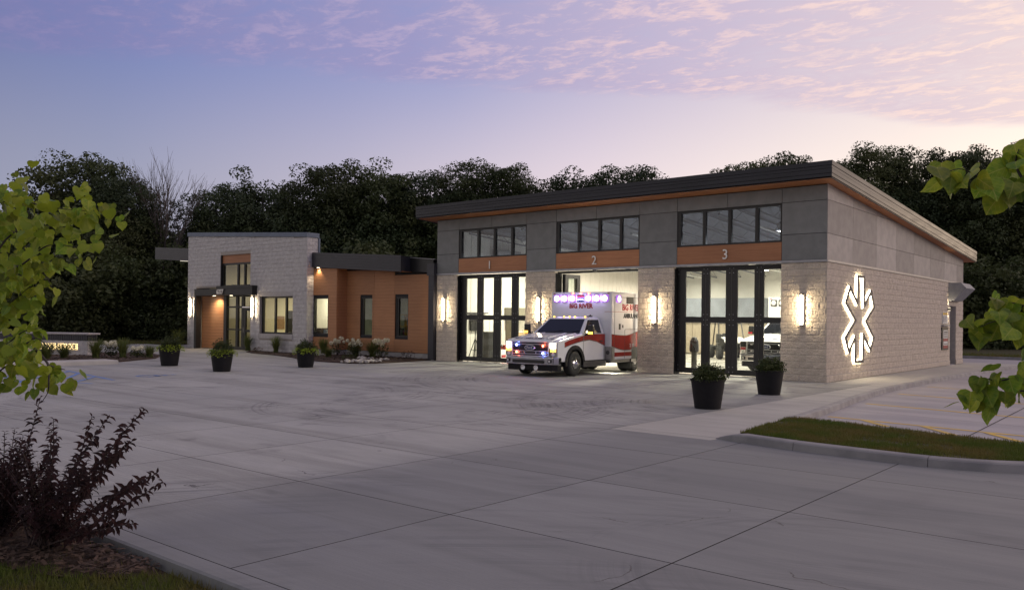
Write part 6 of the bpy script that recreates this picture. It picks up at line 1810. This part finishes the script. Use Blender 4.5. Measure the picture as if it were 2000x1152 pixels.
for i, m_ in enumerate(CROWNS): m_.materials.append(MT['tree'] if i % 2 else MT['tree2'])
def wood_tree(x, y, top, rad, label, v, seed, group, drop=.0, name='broadleaf_tree'):
    r = random.Random(seed)
    t = thing(name, label, 'tree', (x, y, 0), r.uniform(0, 6.28), group)
    h = top + .5 - rad * 1.16
    b = MB(); lean = r.uniform(-.4, .4)
    b.tube([(0, 0, -.3), (lean * .3, 0, h * .4), (lean, .1, h * .8), (lean, .2, top - rad * .5)], [.30, .24, .17, .06], 8)
    for k in range(7):
        a = r.uniform(0, 6.28); z0 = h * r.uniform(.45, .95); q = rad * r.uniform(.5, .9)
        b.tube([(lean * .8, 0, z0), (lean + q * .5 * math.cos(a), q * .5 * math.sin(a), z0 + rad * .35), (lean + q * math.cos(a), q * math.sin(a), z0 + rad * .55)], [.10, .06, .02], 5)
    b.build('trunk', MT['bark'], t)
    o = link('crown', CROWNS[v % len(CROWNS)], None, t, loc=(lean, .1, h)); o.scale = (rad, rad * r.uniform(.9, 1.05), rad * r.uniform(.88, 1.02)); o.rotation_euler = (0, 0, r.uniform(0, 6.28))
    if drop:
        o = link('crown', CROWNS[(v + 1) % 4], None, t, loc=(0, 0, h - rad * .9)); o.scale = (rad * 1.05, rad * 1.05, rad * 1.05); o.rotation_euler = (0, 0, r.uniform(0, 6.28))
    return t
def TP(px, dep):
    """a spot in the wood: bearing from the camera and distance"""
    k = (px - 1000) / 1629.8
    return CAM.x + dep * (cF.x + k * cR.x), CAM.y + dep * (cF.y + k * cR.y)
LW = 'trees of the dark wood behind the station'
WOOD = [ # bearing, distance, top height, radius, crown, label
 (160, 66, 14.8, 4.4, 0, 'large round-headed tree standing at the left above the low monument sign'),
 (232, 64, 12.9, 3.0, 1, 'medium tree filling the slope between the big left tree and the bare tree'),
 (60, 70, 11.5, 3.6, 2, 'lower tree behind the left-edge leaves, left of the big round-headed tree'),
 (420, 68, 12.9, 3.3, 1, 'tree rising just right of the leafless tree, above the block tower'),
 (520, 67, 13.4, 3.8, 3, 'tree standing straight above the middle of the block tower'),
 (645, 66, 14.2, 3.9, 0, 'tree rising above the right corner of the block tower'),
 (735, 67, 14.7, 3.8, 2, 'tall tree above the sloping roof of the wood-clad wing'),
 (828, 68, 14.3, 3.3, 1, 'tree above the left end of the garage roof'),
 (915, 67, 14.9, 3.0, 4, 'slender open-crowned tree above bay one with sky showing through'),
 (985, 68, 14.6, 3.0, 0, 'tree behind the garage roof just right of the open-crowned one'),
 (1060, 70, 13.4, 3.0, 4, 'lower tree in the dip of the skyline between bays one and two'),
 (1150, 67, 14.4, 3.6, 3, 'tree above bay two, left half of the broad double crown'),
 (1232, 67, 14.9, 3.7, 1, 'tree above bay two, right half of the broad double crown'),
 (1445, 74, 16.2, 3.4, 4, 'thin-crowned tree peeping over the garage roof above bay three, left one'),
 (1530, 73, 17.0, 3.6, 4, 'thin-crowned tree peeping over the garage roof above bay three, right one'),
 (1700, 66, 16.4, 3.4, 2, 'tall tree right of the roof corner with sunset light behind it'),
 (1788, 67, 16.2, 3.1, 4, 'open-crowned tree above the right side roof edge against the sunset'),
 (1885, 66, 15.7, 3.4, 0, 'tree above the far end of the garage side wall'),
 (1965, 66, 16.2, 3.6, 3, 'tree at the right edge behind the overhanging leaves'),
 (2060, 66, 16.0, 3.9, 1, 'tree just beyond the right edge of the wood')]
for i, (px, dep, top, rad, v, lab) in enumerate(WOOD):
    x, y = TP(px, dep); wood_tree(x, y, top, rad, lab, v, i, LW, drop=1)
# second rank and undergrowth: reads as one dark mass
def mass(name, label, spots, mat):
    bm_parts = []
    for (x, y, z, rad, v, a) in spots:
        me = MASS_CROWNS[v % 4]; n = len(me.vertices); co = np.empty(n * 3, np.float32); me.vertices.foreach_get('co', co); co = co.reshape(-1, 4, 3)
        if rad < 3.2: co = co[::2]
        c, s = math.cos(a), math.sin(a); Rm = np.array([[c, -s, 0], [s, c, 0], [0, 0, 1]])
        bm_parts.append((co @ Rm.T) * rad * np.array([1, 1, .9]) + np.array([x, y, z]))
    V = np.concatenate(bm_parts); o = link(name, quads_mesh(name, V), mat); return tag(o, label, None, kind='stuff')
sp = []
for k in range(46):
    px = -120 + k * 50 + VR.uniform(-15, 15); dep = VR.uniform(69, 78)
    top = np.interp(px, [-120, 0, 160, 330, 450, 640, 900, 1200, 1330, 1440, 1600, 1900, 2200], [9.5, 10.5, 12.5, 10.6, 11.8, 13.3, 13.9, 13.8, 12.6, 14.2, 14.6, 14.4, 15])
    x, y = TP(px, dep); rad = VR.uniform(3.4, 4.4); sp.append((x, y, top - rad * 1.16, rad, k, VR.uniform(0, 6)))
    sp.append((x + VR.uniform(-2, 2), y + VR.uniform(-1, 3), max(2.5, top - rad * 2.6), rad * 1.1, k + 1, VR.uniform(0, 6)))
mass('woodland', 'dark mass of further trees filling the wood below the skyline', sp, MT['tree'])
sp = []
for k in range(58):
    px = -150 + k * 41 + VR.uniform(-12, 12); dep = VR.uniform(57, 64) if px < 1500 else VR.uniform(58.5, 63)
    x, y = TP(px, dep); rad = VR.uniform(1.8, 3.1); sp.append((x, y, rad * .55, rad, k, VR.uniform(0, 6)))
    sp.append((x + VR.uniform(-1, 1), y + VR.uniform(0, 3), rad * .55 + VR.uniform(2.4, 4.2), rad * 1.1, k + 2, VR.uniform(0, 6)))
mass('undergrowth', 'dark undergrowth along the foot of the wood', sp, MT['tree2'])
# bare tree
x, y = TP(316, 65)
bt = thing('bare_tree', 'leafless pale tree with fanning branches, above the roof left of the tower', 'tree', (x, y, 0))
rb = random.Random(5); b = MB()
def grow(p, d, L, rad, lev):
    n = 3; pts = [p]; dd = d.copy()
    for i in range(n):
        dd = (dd + Vector((rb.gauss(0, .06), rb.gauss(0, .06), .05))).normalized(); pts.append(pts[-1] + dd * L / n)
    b.tube(pts, [rad * (1 - .2 * i) for i in range(n + 1)], 5 if lev < 2 else 3, caps=False)
    if lev >= 4: return
    for q in (pts[1], pts[2], pts[3], pts[3]):
        a = rb.uniform(0, 6.28)
        grow(q, (dd + Vector((math.cos(a), math.sin(a), .1)) * rb.uniform(.18, .38)).normalized(), L * rb.uniform(.55, .72), rad * .52, lev + 1)
b.tube([(0, 0, -.3), (0, 0, 3.0), (.05, 0, 5.2)], [.26, .22, .16], 8)
for k in range(10):
    a = 6.28 * k / 10 + rb.uniform(-.2, .2); tl = rb.uniform(.12, .42)
    grow(Vector((.03, 0, rb.uniform(4.2, 5.2))), Vector((math.cos(a) * tl, math.sin(a) * tl, 1)).normalized(), rb.uniform(3.4, 4.2), .09, 1)
b.build('trunk', MT['twig_grey'], bt)
